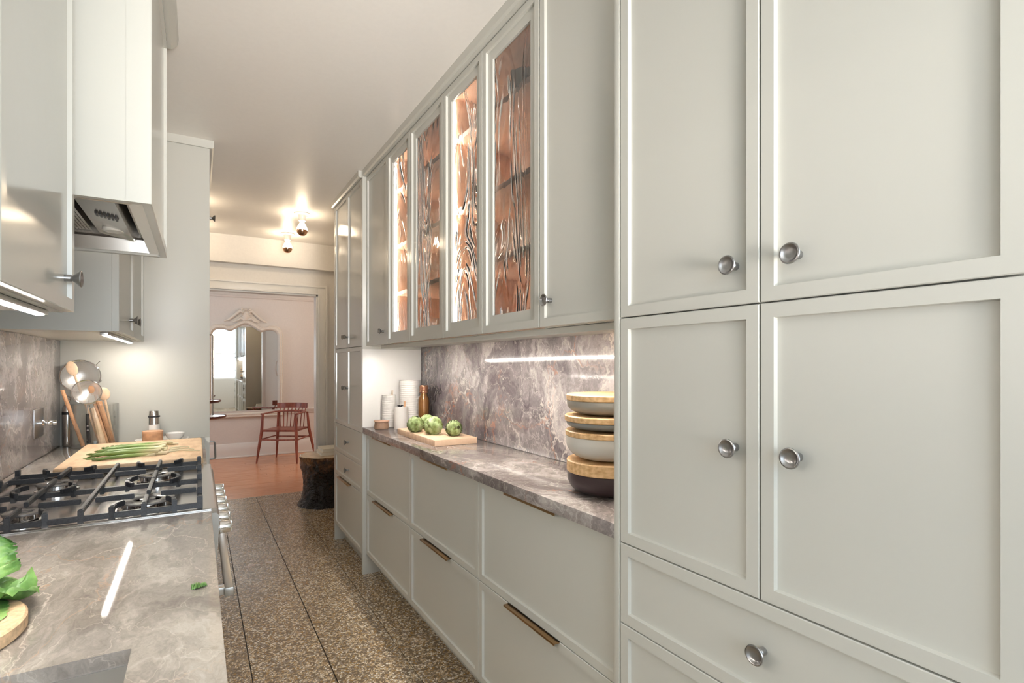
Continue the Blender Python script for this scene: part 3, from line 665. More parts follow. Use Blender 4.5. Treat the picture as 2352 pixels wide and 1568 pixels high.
# base cabinets (front seen edge-on)
for (y0, y1, lab) in ((-0.6, RY0 - 0.002, 'sink base cabinet under the left foreground counter'), (RY1 + 0.002, YP - 0.001, 'base cabinet between the stove and the left tall cabinet')):
    t = thing('base_cabinet', lab, 'cabinet', (-0.25, (y0 + y1) / 2, 0))
    if y0 < 0:
        bm = bmesh.new(); bx(bm, XLW, XF - 0.0205, y0, 0.33, 0.12, 0.8765); bx(bm, XLW, XF - 0.0205, 0.915, y1, 0.12, 0.8765); bx(bm, -0.055, XF - 0.0205, 0.33, 0.915, 0.12, 0.8765); bx(bm, XLW, -0.055, 0.33, 0.915, 0.12, 0.66)
        obj('carcass', bm, PAINT, t, smooth=False)
    else: carcass(t, XLW, XF - 0.0205, y0, y1, 0.12, 0.8765)
    carcass(t, XLW, XF - 0.08, y0, y1, 0, 0.1195, name='toe_kick')
    n = 3 if y0 < 0 else 1
    for k in range(n):
        d = obj('door', shaker(XF, 1, y0 + (y1 - y0) * k / n + G, y0 + (y1 - y0) * (k + 1) / n - G, 0.12, 0.8755), PAINT, t, ang=0.3)
        knob(d, XF - 0.009, y0 + (y1 - y0) * (k + 0.85) / n, 0.80, 1)
# left wall units
def upper_left(y0, y1, splits, knobs, lab, mat):
    t = thing('wall_cabinet', lab, 'cabinet', ((XU + XLW) / 2, (y0 + y1) / 2, 1.4195), 'left wall cabinets')
    bm = bmesh.new(); bx(bm, XLW - 0.0125, XU - 0.0205, y0, y1, 1.4195, ZT); obj('carcass', bm, mat, t, smooth=False)
    ys = [y0] + splits + [y1]
    for a, b_, kn in zip(ys, ys[1:], knobs):
        d = obj('door', shaker(XU, 1, a + G, b_ - G, 1.4195 + G, ZT - G), mat, t, ang=0.3)
        if kn: knob(d, XU - 0.009, kn, 1.49, 1)
    return t
upper_left(-0.04, 1.519, [0.48, 1.0], [None, None, 1.465], 'glossy sage wall cabinet in the upper left foreground, beside the hood', PAINTG)
t2 = upper_left(2.30, YP - 0.001, [2.80], [2.735, 2.86], 'sage wall cabinet beyond the hood, above the utensil jar', PAINT)
b = bmesh.new(); prism(b, [(XU + 0.016, ZT + 0.003), (XU + 0.022, ZT + 0.012), (XU + 0.022, ZC), (XU - 0.05, ZC), (XU - 0.05, ZT + 0.003)], 'y', -0.04, 1.535)
struct('trim_7', b, PAINT, smooth=False)
for (y0, y1, nm) in ((0.10, 1.46, 'light strip under the near left wall cabinet'), (2.36, 3.20, 'light strip under the wall cabinet beyond the hood')):
    t = thing('led_light_bar', nm, 'light', (-0.285, (y0 + y1) / 2, 1.41))
    obj('housing', box(-0.296, -0.272, y0 - .01, y1 + .01, 1.4095, 1.419, 0.001), STEELB, t)
    obj('diffuser', box(-0.291, -0.277, y0, y1, 1.4075, 1.4096), LEDM, t, smooth=False)
# hood
HX, H0, H1, HZ = -0.0945, 1.54, 2.296, 1.690
t = thing('range_hood', 'tall boxed-in sage range hood with stainless underside above the stove', 'range hood', ((HX + XLW) / 2, 1.92, HZ))
bm = bmesh.new(); bx(bm, XLW - 0.0125, HX - 0.02, H0, H0 + 0.02, HZ, ZC); bx(bm, XLW - 0.0125, HX - 0.02, H1 - 0.02, H1, HZ, ZC); bx(bm, XLW - 0.0125, HX - 0.02, H0 + 0.02, H1 - 0.02, HZ + 0.2, HZ + 0.22)
obj('side_panel', bm, PAINT, t, smooth=False)
obj('corner_post', box(HX - 0.0205 - 0.03, HX - 0.0015, H0 - 0.002, H0 - 0.0001, HZ, ZT, 0.0), PAINT, t, smooth=False)
obj('front_panel', shaker(HX, 1, H0 + 0.0, H1 - 0.0, HZ, ZT, stile=0.028), PAINTG, t, ang=0.3)
b = bmesh.new(); prism(b, [(HX + 0.012, ZT + 0.003), (HX + 0.03, ZT + 0.02), (HX + 0.035, ZC), (HX - 0.05, ZC), (HX - 0.05, ZT + 0.003)], 'y', H0, H1 + 0.03)
obj('crown', b, PAINT, t, smooth=False)
hx0, hx1, hy0, hy1 = XLW + 0.02, HX - 0.022, H0 + 0.021, H1 - 0.021
# stainless liner: rim, sloped walls, baffles, lamp housing
bm = bmesh.new()
def ringrect(i, z): return [bm.verts.new((x, y, z)) for x, y in ((hx0 + i, hy0 + i), (hx1 - i, hy0 + i), (hx1 - i, hy1 - i), (hx0 + i, hy1 - i))]
rr = [ringrect(0, HZ + 0.006), ringrect(0.028, HZ + 0.004), ringrect(0.036, HZ + 0.045), ringrect(0.05, HZ + 0.05), ringrect(0.052, HZ + 0.10)]
ringface(bm, rr); bm.faces.new(rr[-1])
obj('liner', bm, STEEL, t, smooth=False)
ix0, ix1, iy0, iy1 = hx0 + .06, hx1 - .055, hy0 + .06, hy1 - .06
for k in range(22):
    x = ix0 + (ix1 - 0.13 - ix0) * k / 21
    obj('baffle', box(x - 0.004, x + 0.003, iy0, iy1, HZ + 0.058 , HZ + 0.075), STEEL, t, smooth=False)
bm = bmesh.new(); prism(bm, [(ix1 - 0.115, HZ + 0.085), (ix1 - 0.105, HZ + 0.048), (ix1 - 0.012, HZ + 0.030), (ix1, HZ + 0.085)], 'y', iy0 + 0.02, iy1 - 0.02)
lh = obj('lamp_housing', bm, STEEL, t, smooth=False)
for k in range(6):
    obj('vent_slot', box(ix1 - 0.075 + 0.009 * k, ix1 - 0.070 + 0.009 * k, 1.86, 1.90, HZ + 0.036 - .0018 * k, HZ + 0.0425 - .0018 * k), BLACKP, lh, smooth=False)
obj('hood_lamp', lathe(bmesh.new(), [(0, 0), (0.026, 0), (0.03, 0.004), (0.03, 0.012), (0, 0.012)], (ix1 - 0.055, 2.08, HZ + 0.033), 24), plain('frosted_lens', (0.85, 0.83, 0.78, 1), 0.3), lh)
# left tall unit
TLX = 0.057
t = thing('tall_cabinet', 'tall sage cabinet closing the left run behind the stove', 'cabinet', (-0.25, 3.7, 0))
obj('end_panel', bx(bx(bmesh.new(), XLW - 0.012, TLX, YP, YP + 0.02, 0, 0.912, 0.001), XLW - 0.012, TLX, YP, YP + 0.02, 0.9125, ZT + 0.04, 0.001), PAINT, t)
carcass(t, XLW, TLX - 0.0205, YP + 0.0205, 4.05, 0.12, ZT)
carcass(t, XLW, TLX - 0.07, YP + 0.0205, 4.05, 0, 0.1195, name='toe_kick')
for (z0, z1) in ((0.12, 0.93), (0.93, 2.03), (2.03, ZT)):
    d = obj('door', shaker(TLX, 1, YP + 0.0205 + G, 4.05 - G, z0 + G, z1 - G), PAINTG, t, ang=0.3)
    if z0 > 2: knob(d, TLX, 3.42, 2.125, 1)
    if z0 < .5:
        p = Vector((TLX, 3.38, 0))
        obj('bar_handle', tube(bmesh.new(), [(TLX, 3.40, 0.875), (TLX + .022, 3.40, 0.873), (TLX + .027, 3.40, 0.865), (TLX + .030, 3.40, 0.785), (TLX + .026, 3.40, 0.779), (TLX, 3.40, 0.777)], 0.005, 10), PEWTER, d)
b = bmesh.new(); prism(b, [(TLX + 0.012, ZT + 0.003), (TLX + 0.02, ZT + 0.012), (TLX + 0.02, ZC), (TLX - 0.05, ZC), (TLX - 0.05, ZT + 0.003)], 'y', YP - 0.012, 4.06)
bx(b, XU + 0.03, TLX - 0.04, YP - 0.014, YP - 0.0005, ZT + 0.003, ZC)
struct('trim_8', b, PAINT, smooth=False)

# ---- range
t = thing('gas_range', 'stainless gas range with black cast iron grates in the left counter', 'stove', (-0.26, 2.0, 0))
obj('body', box(XLW + 0.001, 0.012, RY0, RY1, 0.10, 0.905, 0.002), STEELB, t)
bm = bmesh.new()
# recessed burner tray with raised rim
def rr2(i, z): return [bm.verts.new((x, y, z)) for x, y in ((-0.545 + i, RY0 + i), (0.045 - i * 1.0, RY0 + i), (0.045 - i, RY1 - i), (-0.545 + i, RY1 - i))]
def rr3(a, z): return [bm.verts.new((x, y, z)) for x, y in ((-0.53, RY0 + a), (0.012, RY0 + a), (0.012, RY1 - a), (-0.53, RY1 - a))]
R4 = [rr2(0, 0.9055), rr2(0.0, 0.917), rr2(0.003, 0.9185), rr3(0.012, 0.9185), rr3(0.018, 0.9085)]
ringface(bm, R4); bm.faces.new(R4[-1]); obj('cooktop', bm, plain('cooktop_steel', (0.60, 0.575, 0.55, 1), 0.2, 1.0), t, ang=0.4)
obj('front_fascia', prism(bmesh.new(), [(0.0125, 0.905), (0.045, 0.905), (0.052, 0.895), (0.046, 0.78), (0.0125, 0.78)], 'y', RY0, RY1), STEELB, t, smooth=False)
for k in range(6):
    y = 1.72 + 0.108 * k
    kn = obj('control_knob', lathe(bmesh.new(), [(0, 0), (0.022, 0), (0.022, 0.004), (0.018, 0.006), (0.0165, 0.03), (0.015, 0.033), (0, 0.033)], (0.049, y, 0.842), 24, Matrix.Rotation(PI / 2, 4, 'Y')), CHROME, t)
    obj('grip', box(0.078, 0.086, y - 0.004, y + 0.004, 0.827, 0.857, 0.001), CHROME, kn)
obj('oven_door', box(0.0125, 0.036, RY0 + 0.003, RY1 - 0.003, 0.20, 0.772, 0.003), STEELB, t)
oh = obj('oven_handle', box(0.064, 0.086, RY0 + 0.001, RY1 - 0.03, 0.672, 0.696, 0.002), STEELB, t)
for y in (RY0 + 0.012, RY1 - 0.056): obj('bracket', box(0.0355, 0.0645, y, y + 0.026, 0.674, 0.695, 0.001), STEELB, oh)
ZG = 0.952; CAPM = plain('burner_enamel', (0.16, 0.15, 0.145, 1), 0.22)
def finger(b_, p0, p1, foot=None, w=0.0095):
    (x0, y0), (x1, y1) = p0, p1; d = Vector((x1 - x0, y1 - y0, 0)); L = d.length; a = math.atan2(d.y, d.x)
    obox(b_, Vector(((x0 + x1) / 2, (y0 + y1) / 2, ZG - 0.007)), (L, w, 0.014), a, bev=0.0015)
    if foot: obox(b_, Vector((foot[0], foot[1], (ZG + 0.918) / 2 - 0.002)), (0.012, 0.0115, ZG - 0.918), a, bev=0.0012)
YM = 1.995
for (ya, yb_, cy) in ((RY0 + 0.014, YM - 0.004, 1.775), (YM + 0.004, RY1 - 0.014, 2.16)):
    g = bmesh.new()
    zr = 0.928
    for y in (ya, yb_): obox(g, Vector((-0.253, y, zr)), (0.53, 0.011, 0.014), bev=0.002)
    for x in (-0.513, 0.006): obox(g, Vector((x, (ya + yb_) / 2, zr)), (0.011, yb_ - ya, 0.014), bev=0.002)
    gr = obj('grate', g, IRON, t)
    for x in (-0.513, -0.245, 0.006):
        for y in (ya, yb_): pass
    b_ = bmesh.new(); finger(b_, (-0.245, ya - 0.004), (-0.245, yb_ + 0.004), (-0.245, ya)); finger(b_, (-0.245, yb_), (-0.245, yb_ + .003), (-0.245, yb_)); obj('grate_bar', b_, IRON, gr)
    for cx in (-0.118, -0.378):
        for sx in (-0.066, 0.066):
            for (y, yn) in ((ya, ya + 0.055), (yb_, yb_ - 0.055)):
                b_ = bmesh.new(); finger(b_, (cx + sx, y), (cx + sx * .95, (y + yn) / 2), (cx + sx, y)); finger(b_, (cx + sx * .95, (y + yn) / 2), (cx + sx * .72, yn)); obj('grate_bar', b_, IRON, gr)
        for (y, yn) in ((ya, cy - 0.028), (yb_, cy + 0.028)):
            b_ = bmesh.new(); finger(b_, (cx, y), (cx, yn), (cx, y)); obj('grate_bar', b_, IRON, gr)
        for sx in (-1, 1):
            xe = (cx + sx * 0.115); b_ = bmesh.new(); finger(b_, (xe, cy), (cx + sx * 0.03, cy), None); obj('grate_bar', b_, IRON, gr)
    for x in (-0.513, 0.006):
        for y in (ya, cy, yb_):
            b_ = bmesh.new(); obox(b_, Vector((x, y, 0.936)), (0.013, 0.016, 0.034), bev=0.0015); obj('grate_foot', b_, IRON, gr)
for (cx, cy, r) in ((-0.118, 1.775, 0.062), (-0.118, 2.16, 0.050), (-0.378, 1.775, 0.038), (-0.378, 2.16, 0.050)):
    bu = obj('burner', lathe(bmesh.new(), [(0, 0), (r * 1.12, 0), (r * 1.1, 0.006), (r * .96, 0.009), (r * .95, 0.020), (r * .5, 0.020), (0, 0.018)], (cx, cy, 0.9086), 40,
             disp=lambda r_, h, a, R=r: (r_ * (0.975 if (int(a * 40 / PI) % 4 == 0 and h > 0.008) else 1), h)), CHROME, t)
    obj('burner_cap', lathe(bmesh.new(), [(r * .52, 0.0203), (r * 1.02, 0.0203), (r * 1.04, 0.0225), (r * 1.02, 0.0255), (r * .6, 0.0262), (r * .52, 0.024), (r * .52, 0.0203)], (cx, cy, 0.9086), 40), CAPM, bu)
    obj('inner_cap', lathe(bmesh.new(), [(0, 0.0185), (r * .3, 0.0185), (r * .3, 0.026), (0, 0.0275)], (cx, cy, 0.9086), 24), CAPM, bu)

# ---- outlet
t = thing('wall_outlet', 'metal outlet plate on the marble splash beside the utensil jar', 'outlet', (XLW, 2.87, 1.06))
obj('plate', box(XLW + 0.0003, XLW + 0.005, 2.80, 2.95, 1.005, 1.122, 0.0015), PEWTER, t)
obj('plug', lathe(bmesh.new(), [(0, 0), (0.013, 0), (0.014, 0.012), (0.009, 0.018), (0.012, 0.026), (0.012, 0.034), (0.008, 0.040), (0.011, 0.046), (0.009, 0.056), (0, 0.058)], (XLW + 0.005, 2.875, 1.062), 24, Matrix.Rotation(PI / 2, 4, 'Y')), CHROME, t)

# ---- cutting board and asparagus
o = obj('cutting_board', box(-0.432, 0.02, 2.385, 3.035, zt, zt + 0.030, 0.009), BOARDW2, loc=(-0.2, 2.7, zt)); tag(o, 'large wooden cutting board beside the stove with asparagus on it', 'board')
ASP = Nt('asparagus_skin'); _c = ASP.n('ShaderNodeTexCoord'); _s = ASP.n('ShaderNodeSeparateXYZ'); ASP.l(_c.outputs['Object'], _s.inputs[0])
ASP.l(ASP.ramp(_s.outputs[0], [(0.0, srgb(78, 96, 40)), (0.03, srgb(104, 132, 62)), (0.13, srgb(134, 160, 86)), (0.18, srgb(190, 186, 140)), (0.24, srgb(212, 196, 168))]), ASP.b.inputs['Base Color'])
ASP.b.inputs['Roughness'].default_value = 0.45; ASP = ASP.m
random.seed(5)
zs0 = zt + 0.0302
ly = 0
for k in range(20):
    layer = 0 if k < 11 else 1
    kk = k if layer == 0 else k - 11
    y = 2.475 + 0.031 * kk + random.uniform(-.004, .004) + (0.016 if layer else 0)
    L = random.uniform(0.20, 0.25); x0 = -0.375 + random.uniform(0, 0.05) + 0.002 * kk
    a = random.uniform(-0.13, 0.16) + (0.10 if k in (0, 1) else 0); r = random.uniform(0.0048, 0.0066)
    z = zs0 + r + (0.0125 if layer else 0)
    pts, rad = [], []
    bow = random.uniform(-.014, .014)
    for i in range(13):
        f = i / 12; pts.append((L * f, bow * math.sin(PI * f), 0.0))
        rad.append(r * (0.25 + 1.0 * min(1, f * 7)) * (1.1 if 0.04 < f < 0.16 else 1.0) if f < 0.15 else r * (0.9 + 0.2 * f))
    bm = tube(bmesh.new(), pts, rad, 10)
    for i in range(9):                                             # little bracts along the spear
        f = 0.03 + 0.03 * i if i < 6 else 0.25 + 0.18 * (i - 6); an = i * 2.4
        c = Vector((L * f, bow * math.sin(PI * f), 0)); n = Vector((0, math.cos(an), math.sin(an))); rr_ = r * .95
        v = [bm.verts.new(c + n * rr_ + Vector((dx, 0, 0)) + Vector((0, -math.sin(an), math.cos(an))) * w_) for dx, w_ in ((0.004, -r * .6), (0.004, r * .6), (-0.008, 0))]
        v.append(bm.verts.new(c + n * (rr_ + r * .25) + Vector((-0.003, 0, 0))))
        bm.faces.new((v[0], v[1], v[3])); bm.faces.new((v[1], v[2], v[3])); bm.faces.new((v[2], v[0], v[3]))
    o = obj('asparagus_spear', bm, ASP, smooth=True, ang=1.0); o.location = (x0, y, z); o.rotation_euler = (random.uniform(0, 6), 0, a)
    tag(o, 'green asparagus spear with pale cut end in the bunch on the cutting board', 'asparagus', 'asparagus spears on the cutting board')
# thin spring-onion roots trailing right
for k in range(3):
    y = 2.56 + 0.05 * k
    tag(obj('loose_stem', tube(bmesh.new(), [(-0.10, y, zs0 + .006), (-0.06, y + .01, zs0 + .009), (-0.03, y + .005 * k, zs0 + .005), (0.008 - .02 * k, y - .012, zs0 + .0035)], [0.0045, .003, .0022, .0018], 8), plain('pale_stem', (0.60, 0.55, 0.38, 1), 0.5)),
        'thin pale stem trailing off the right end of the asparagus bunch', 'stem', 'loose pale stems')

# ---- utensil jar
jx, jy, jr, jh = -0.418, 3.175, 0.092, 0.203
t = thing('glass_jar', 'large clear glass cylinder holding the kitchen utensils', 'jar', (jx, jy, zt))
obj('body', lathe(bmesh.new(), [(0, 0), (jr - .004, 0), (jr, 0.004), (jr, jh - .002), (jr - .0015, jh), (jr - .003, jh - .002), (jr - .003, 0.009), (0, 0.009)], (jx, jy, zt), 56), GLASS, t)
zj = zt + 0.012
def strainer(name, lab, c, R, base, hmat, rimr):
    c = Vector(c); base = Vector(base); view = (Vector((0, 0, 1.3)) - c); view = (c * 0 + Vector((0.16, -0.95, 0.16))).normalized()
    u = Vector((1, 0, 0)); u = (u - view * u.dot(view)).normalized(); v = view.cross(u)
    t = thing(name, lab, 'strainer', (base.x, base.y, base.z), None)
    obj('rim', ringtube(bmesh.new(), c, R, rimr, u, v), CHROME, t)
    mb = bmesh.new(); rings = []
    for i in range(1, 7):
        a = i / 6 * PI / 2; rings.append([mb.verts.new(c + (u * math.cos(2 * PI * k / 28) + v * math.sin(2 * PI * k / 28)) * R * math.sin(a) - view * R * 0.75 * math.cos(a)) for k in range(28)])
    top = mb.verts.new(c - view * R * .75)
    for k in range(28): mb.faces.new((top, rings[0][k], rings[0][(k + 1) % 28]))
    for A, B in zip(rings, rings[1:]):
        for k in range(28): mb.faces.new((A[k], B[k], B[(k + 1) % 28], A[(k + 1) % 28]))
    obj('mesh_basket', mb, MESHM, t)
    obj('hook', tube(bmesh.new(), [c + v * 0 + u * R * .72 + v * -R * -.7, c + u * R * .95 + v * R * .98], 0.0018, 6), CHROME, t)
    e = c - (c - base).normalized() * R * 1.0
    m_ = e.lerp(base, 0.3)
    obj('stem', tube(bmesh.new(), [e, m_], 0.0028, 8), CHROME, t)
    return t, m_
MESHM = Nt('wire_mesh'); _v = MESHM.coord((1, 1, 1))
_w1 = MESHM.n('ShaderNodeTexWave', bands_direction='X', i_Scale=110.0); _w2 = MESHM.n('ShaderNodeTexWave', bands_direction='Z', i_Scale=110.0)
MESHM.l(_v, _w1.inputs[0]); MESHM.l(_v, _w2.inputs[0]); _mx = MESHM.n('ShaderNodeMath', operation='MAXIMUM'); MESHM.l(_w1.outputs['Fac'], _mx.inputs[0]); MESHM.l(_w2.outputs['Fac'], _mx.inputs[1])
_g = MESHM.n('ShaderNodeMath', operation='GREATER_THAN'); _g.inputs[1].default_value = 0.62; MESHM.l(_mx.outputs[0], _g.inputs[0]); MESHM.l(_g.outputs[0], MESHM.b.inputs['Alpha'])
MESHM.b.inputs['Base Color'].default_value = (0.75, 0.72, 0.69, 1); MESHM.b.inputs['Metallic'].default_value = 0.8; MESHM.b.inputs['Roughness'].default_value = 0.35; MESHM = MESHM.m
t, m_ = strainer('strainer', 'larger wire strainer standing at the back of the utensil jar', (-0.480, 3.225, 1.248), 0.076, (-0.40, 3.20, zj), CHROME, 0.0035)
t, m_ = strainer('strainer', 'smaller fine wire strainer with riveted black handle in the jar', (-0.441, 3.120, 1.176), 0.055, (-0.435, 3.115, 0.93), CHROME, 0.0025)
obj('handle', tube(bmesh.new(), [m_ + Vector((0, 0, .012)), (-0.437, 3.113, 1.02), (-0.432, 3.110, 0.94)], [0.0085, 0.010, 0.013], 12, flat=0.7), BLACKP, t)['label'] = 'riveted black handle'
for z in (1.02, 1.0, 0.955):
    obj('rivet', lathe(bmesh.new(), [(0, 0), (0.0035, 0), (0.002, 0.0015), (0, 0.0018)], (-0.4355, 3.1010, z), 12, Matrix.Rotation(PI / 2, 4, 'X')), CHROME, t)
def spoon(name, lab, base, tip, mat, kind='spoon', rs=0.0065, bw=0.024, bl=0.033):
    base, tip = Vector(base), Vector(tip); d = (tip - base).normalized()
    f = Vector((0.1, -1, 0.1)); f = (f - d * f.dot(d)).normalized(); s_ = d.cross(f)
    bm = bmesh.new()
    if kind == 'stick': tube(bm, [base, base.lerp(tip, .5), tip], [rs * 1.15, rs, rs * 1.05], 10); 
    else:
        neck = tip - d * bl * 1.9
        tube(bm, [base, base.lerp(neck, .5), neck], [rs * 1.1, rs * .9, rs * .8], 10)
        cen = tip - d * bl; r = []
        for i in range(0, 9):
            a = PI * i / 8; hh = -math.cos(a) * bl; ww = max(0.001, math.sin(a) * bw)
            r.append([bm.verts.new(cen + d * hh + s_ * ww * math.cos(2 * PI * k / 16) + f * (ww * .22 * math.sin(2 * PI * k / 16))) for k in range(16)])
        for A, B in zip(r, r[1:]):
            for k in range(16): bm.faces.new((A[k], A[(k + 1) % 16], B[(k + 1) % 16], B[k]))
    o = obj(name, bm, mat); return tag(o, lab, 'utensil')
spoon('wooden_spoon', 'pale wooden spoon with oval bowl, highest utensil in the jar', (-0.395, 3.16, zj), (-0.512, 3.17, 1.318), UTWP, bw=0.021, bl=0.034)
spoon('wooden_spatula', 'brown wooden stick leaning left out of the utensil jar', (-0.455, 3.125, zj), (-0.527, 3.108, 1.188), UTW, 'stick', 0.0075)
spoon('wooden_spoon', 'reddish wooden spoon behind the small strainer', (-0.375, 3.19, zj), (-0.425, 3.16, 1.215), UTW, bw=0.022, bl=0.03)
spoon('wooden_spoon', 'broad wooden spoon whose bowl shows right of the small strainer', (-0.350, 3.20, zj), (-0.388, 3.165, 1.195), UTWP, bw=0.024, bl=0.032)
spoon('rolling_stick', 'thick wooden handle leaning at the right side of the jar', (-0.352, 3.175, zj), (-0.398, 3.135, 1.13), UTW, 'stick', 0.011)
spoon('wooden_paddle', 'wide pale wooden handle with a hole, resting low in the jar', (-0.385, 3.135, zj), (-0.420, 3.155, 1.10), UTWP, 'stick', 0.014)
spoon('wooden_dowel', 'slim wooden handle between two thicker ones in the jar', (-0.365, 3.14, zj), (-0.415, 3.145, 1.12), UTW, 'stick', 0.006)
# silver mill behind the jar
t = thing('steel_bottle_stopper', 'small silver bottle with ring stopper between jar and marble corner', 'bottle', (-0.535, 3.265, zt))
obj('body', lathe(bmesh.new(), [(0, 0), (0.018, 0), (0.019, 0.16), (0.017, 0.185), (0.009, 0.2), (0.009, 0.212), (0, 0.212)], (-0.535, 3.265, zt), 24), CHROME, t)
obj('ring', ringtube(bmesh.new(), (-0.535, 3.265, zt + 0.226), 0.012, 0.003, (1, 0, 0), (0, 0, 1), 24), CHROME, t)
obj('collar', lathe(bmesh.new(), [(0.0185, 0.150), (0.0205, 0.151), (0.0205, 0.163), (0.0185, 0.164), (0.0185, 0.150)], (-0.535, 3.265, zt), 24), BLACKP, t)
# plate group
px_, py_ = -0.150, 3.172
tag(obj('plate', lathe(bmesh.new(), [(0, 0), (0.075, 0), (0.08, 0.003), (0.114, 0.017), (0.115, 0.019), (0.112, 0.0195), (0.085, 0.0085), (0.076, 0.006), (0, 0.006)], (px_, py_, zt), 56), PORC, loc=(px_, py_, zt)), 'white oval serving plate under the pepper mill and salt box', 'plate')
zp = zt + 0.0063
t = thing('salt_box', 'round wooden salt box on the white plate in front of the pepper mill', 'box', (-0.187, 3.118, zp))
obj('body', lathe(bmesh.new(), [(0, 0.0), (0.041, 0.0), (0.0425, 0.003), (0.0425, 0.044), (0, 0.044)], (-0.187, 3.118, zp + 0.0065), 36), UTW, t)
obj('lid', lathe(bmesh.new(), [(0, 0.044), (0.0435, 0.044), (0.0435, 0.052), (0.042, 0.0535), (0, 0.054)], (-0.187, 3.118, zp + 0.0065), 36), wood('salt_lid', (0.55, 0.30, 0.17, 1), (0.66, 0.40, 0.24, 1)), t)
t = thing('pepper_mill', 'short steel pepper mill with black ring standing behind the salt box', 'pepper mill', (-0.187, 3.205, zp))
obj('glass_body', lathe(bmesh.new(), [(0, 0), (0.024, 0), (0.024, 0.08), (0, 0.08)], (-0.187, 3.205, zp + 0.003), 28), plain('white_mill_base', (0.75, 0.72, 0.68, 1), 0.3), t)
obj('top', lathe(bmesh.new(), [(0.0, 0.0805), (0.0235, 0.0805), (0.0225, 0.11), (0.0225, 0.119), (0.0205, 0.146), (0.019, 0.148), (0, 0.148)], (-0.187, 3.205, zp + 0.003), 32), STEEL, t)
obj('ring', lathe(bmesh.new(), [(0.0225, 0.115), (0.0255, 0.116), (0.0255, 0.1235), (0.0220, 0.124), (0.0225, 0.115)], (-0.187, 3.205, zp + 0.003), 32), BLACKP, t)
tag(obj('small_bowl', lathe(bmesh.new(), [(0, 0), (0.022, 0), (0.036, 0.012), (0.043, 0.034), (0.041, 0.034), (0.034, 0.013), (0.02, 0.003), (0, 0.003)], (-0.098, 3.192, zp + 0.003), 40), PORC), 'small white bowl on the right side of the white plate', 'bowl')
tag(obj('black_spoon', tube(bmesh.new(), [(-0.128, 3.105, zp + 0.009), (-0.11, 3.11, zp + 0.008), (-0.085, 3.118, zp + 0.009)], [0.007, 0.012, 0.005], 12, flat=0.3), BLACKP), 'small black spoon lying on the white plate', 'spoon')

# ---- round board with lettuce
rbx, rby, rbr = -0.352, 1.035, 0.135
o = obj('round_board', lathe(bmesh.new(), [(0, 0), (rbr - .003, 0), (rbr, 0.003), (rbr, 0.019), (rbr - .003, 0.022), (0, 0.022)], (rbx, rby, zt), 72), plain('cork_wood', (0.62, 0.44, 0.27, 1), 0.65, grain=0.25, gscale=120), loc=(rbx, rby, zt))
tag(o, 'round wooden board at the left edge of the picture under the lettuce', 'board')
LET = Nt('lettuce_leaf'); _v = LET.coord((1, 1, 1)); _n = LET.n('ShaderNodeTexNoise', i_Scale=14.0, i_Detail=5.0); LET.l(_v, _n.inputs[0])
LET.l(LET.ramp(_n.outputs[0], [(0.28, srgb(48, 88, 40)), (0.42, srgb(88, 130, 66)), (0.56, srgb(134, 172, 98)), (0.75, srgb(172, 196, 136))]), LET.b.inputs['Base Color'])
LET.b.inputs['Roughness'].default_value = 0.4; LET.b.inputs['Subsurface Weight'].default_value = 0.08; LET.b.inputs['Subsurface Scale'].default_value = 0.005
_n2 = LET.n('ShaderNodeTexNoise', i_Scale=45.0, i_Detail=4.0); LET.l(_v, _n2.inputs[0]); LET.bump(_n2.outputs[0], 0.5, 0.004); LET = LET.m
t = thing('lettuce', 'loose head of green leaf lettuce on the round board, left edge', 'lettuce', (rbx, rby, zt + 0.022))
def leaf(root, tip, width, seed, name='leaf', zmin=0.0, cup=0.35, ruffle=1.0, th=0.0012, up0=(0, 0, 1)):
    root, tip = Vector(root), Vector(tip); d = tip - root; L = d.length; d.normalize()
    up = Vector(up0); side = d.cross(up).normalized(); up = side.cross(d)
    bm = bmesh.new(); NU, NV = 26, 34; g = []
    for j in range(NV):
        v = j / (NV - 1); row_ = []
        wv = width * (0.12 + 0.88 * math.sin(min(1, v * 1.18) ** 0.8 * PI * 0.62)) * (1 if v < .8 else math.sqrt(max(0.02, 1 - ((v - .8) / .2) ** 2 * .75)))
        for i in range(NU):
            u = (i / (NU - 1)) * 2 - 1
            edge = max(abs(u), v ** 3) ** 2.2
            n = Vector((u * 2.3 + seed, v * 2.8, seed * 1.7))
            rf = (noise.noise(n * 2.0) * 0.9 + noise.noise(n * 4.3) * 0.5) * edge * width * 0.62 * ruffle
            wob = noise.noise(n * 1.3) * 0.12 * width + noise.noise(n * 7.0) * 0.02
            p = root + d * (L * v) + side * (u * wv * (1 + 0.10 * noise.noise(n * 3))) + up * (cup * wv * (u * u) + rf + wob * 0.6 - 0.25 * L * v * v) + d * (0.03 * L * noise.noise(n * 5) * edge)
            if p.z < zmin: p.z = zmin + 0.0006 * (1 + noise.noise(n * 9))
            row_.append(bm.verts.new(p))
        g.append(row_)
    for j in range(NV - 1):
        for i in range(NU - 1): bm.faces.new((g[j][i], g[j][i + 1], g[j + 1][i + 1], g[j + 1][i]))
    return obj(name, bm, LET, t, ang=3.0)
LZ = zt + 0.0228; lz = zt + 0.028
leaf((-0.47, 1.06, lz + 0.03), (-0.235, 1.145, lz + 0.055), 0.075, 1.3, zmin=LZ, cup=0.25)
leaf((-0.47, 1.03, lz + 0.02), (-0.245, 1.075, lz + 0.020), 0.07, 4.1, zmin=LZ, cup=0.2)
leaf((-0.43, 1.12, lz + 0.020), (-0.262, 1.125, lz + 0.078), 0.042, 11.7, zmin=LZ, cup=0.15, up0=(0.25, -0.75, 0.6), ruffle=0.8)
leaf((-0.46, 1.10, lz + 0.04), (-0.300, 1.13, lz + 0.085), 0.060, 7.7, zmin=LZ, cup=0.3, up0=(0.6, -0.6, 0.5))
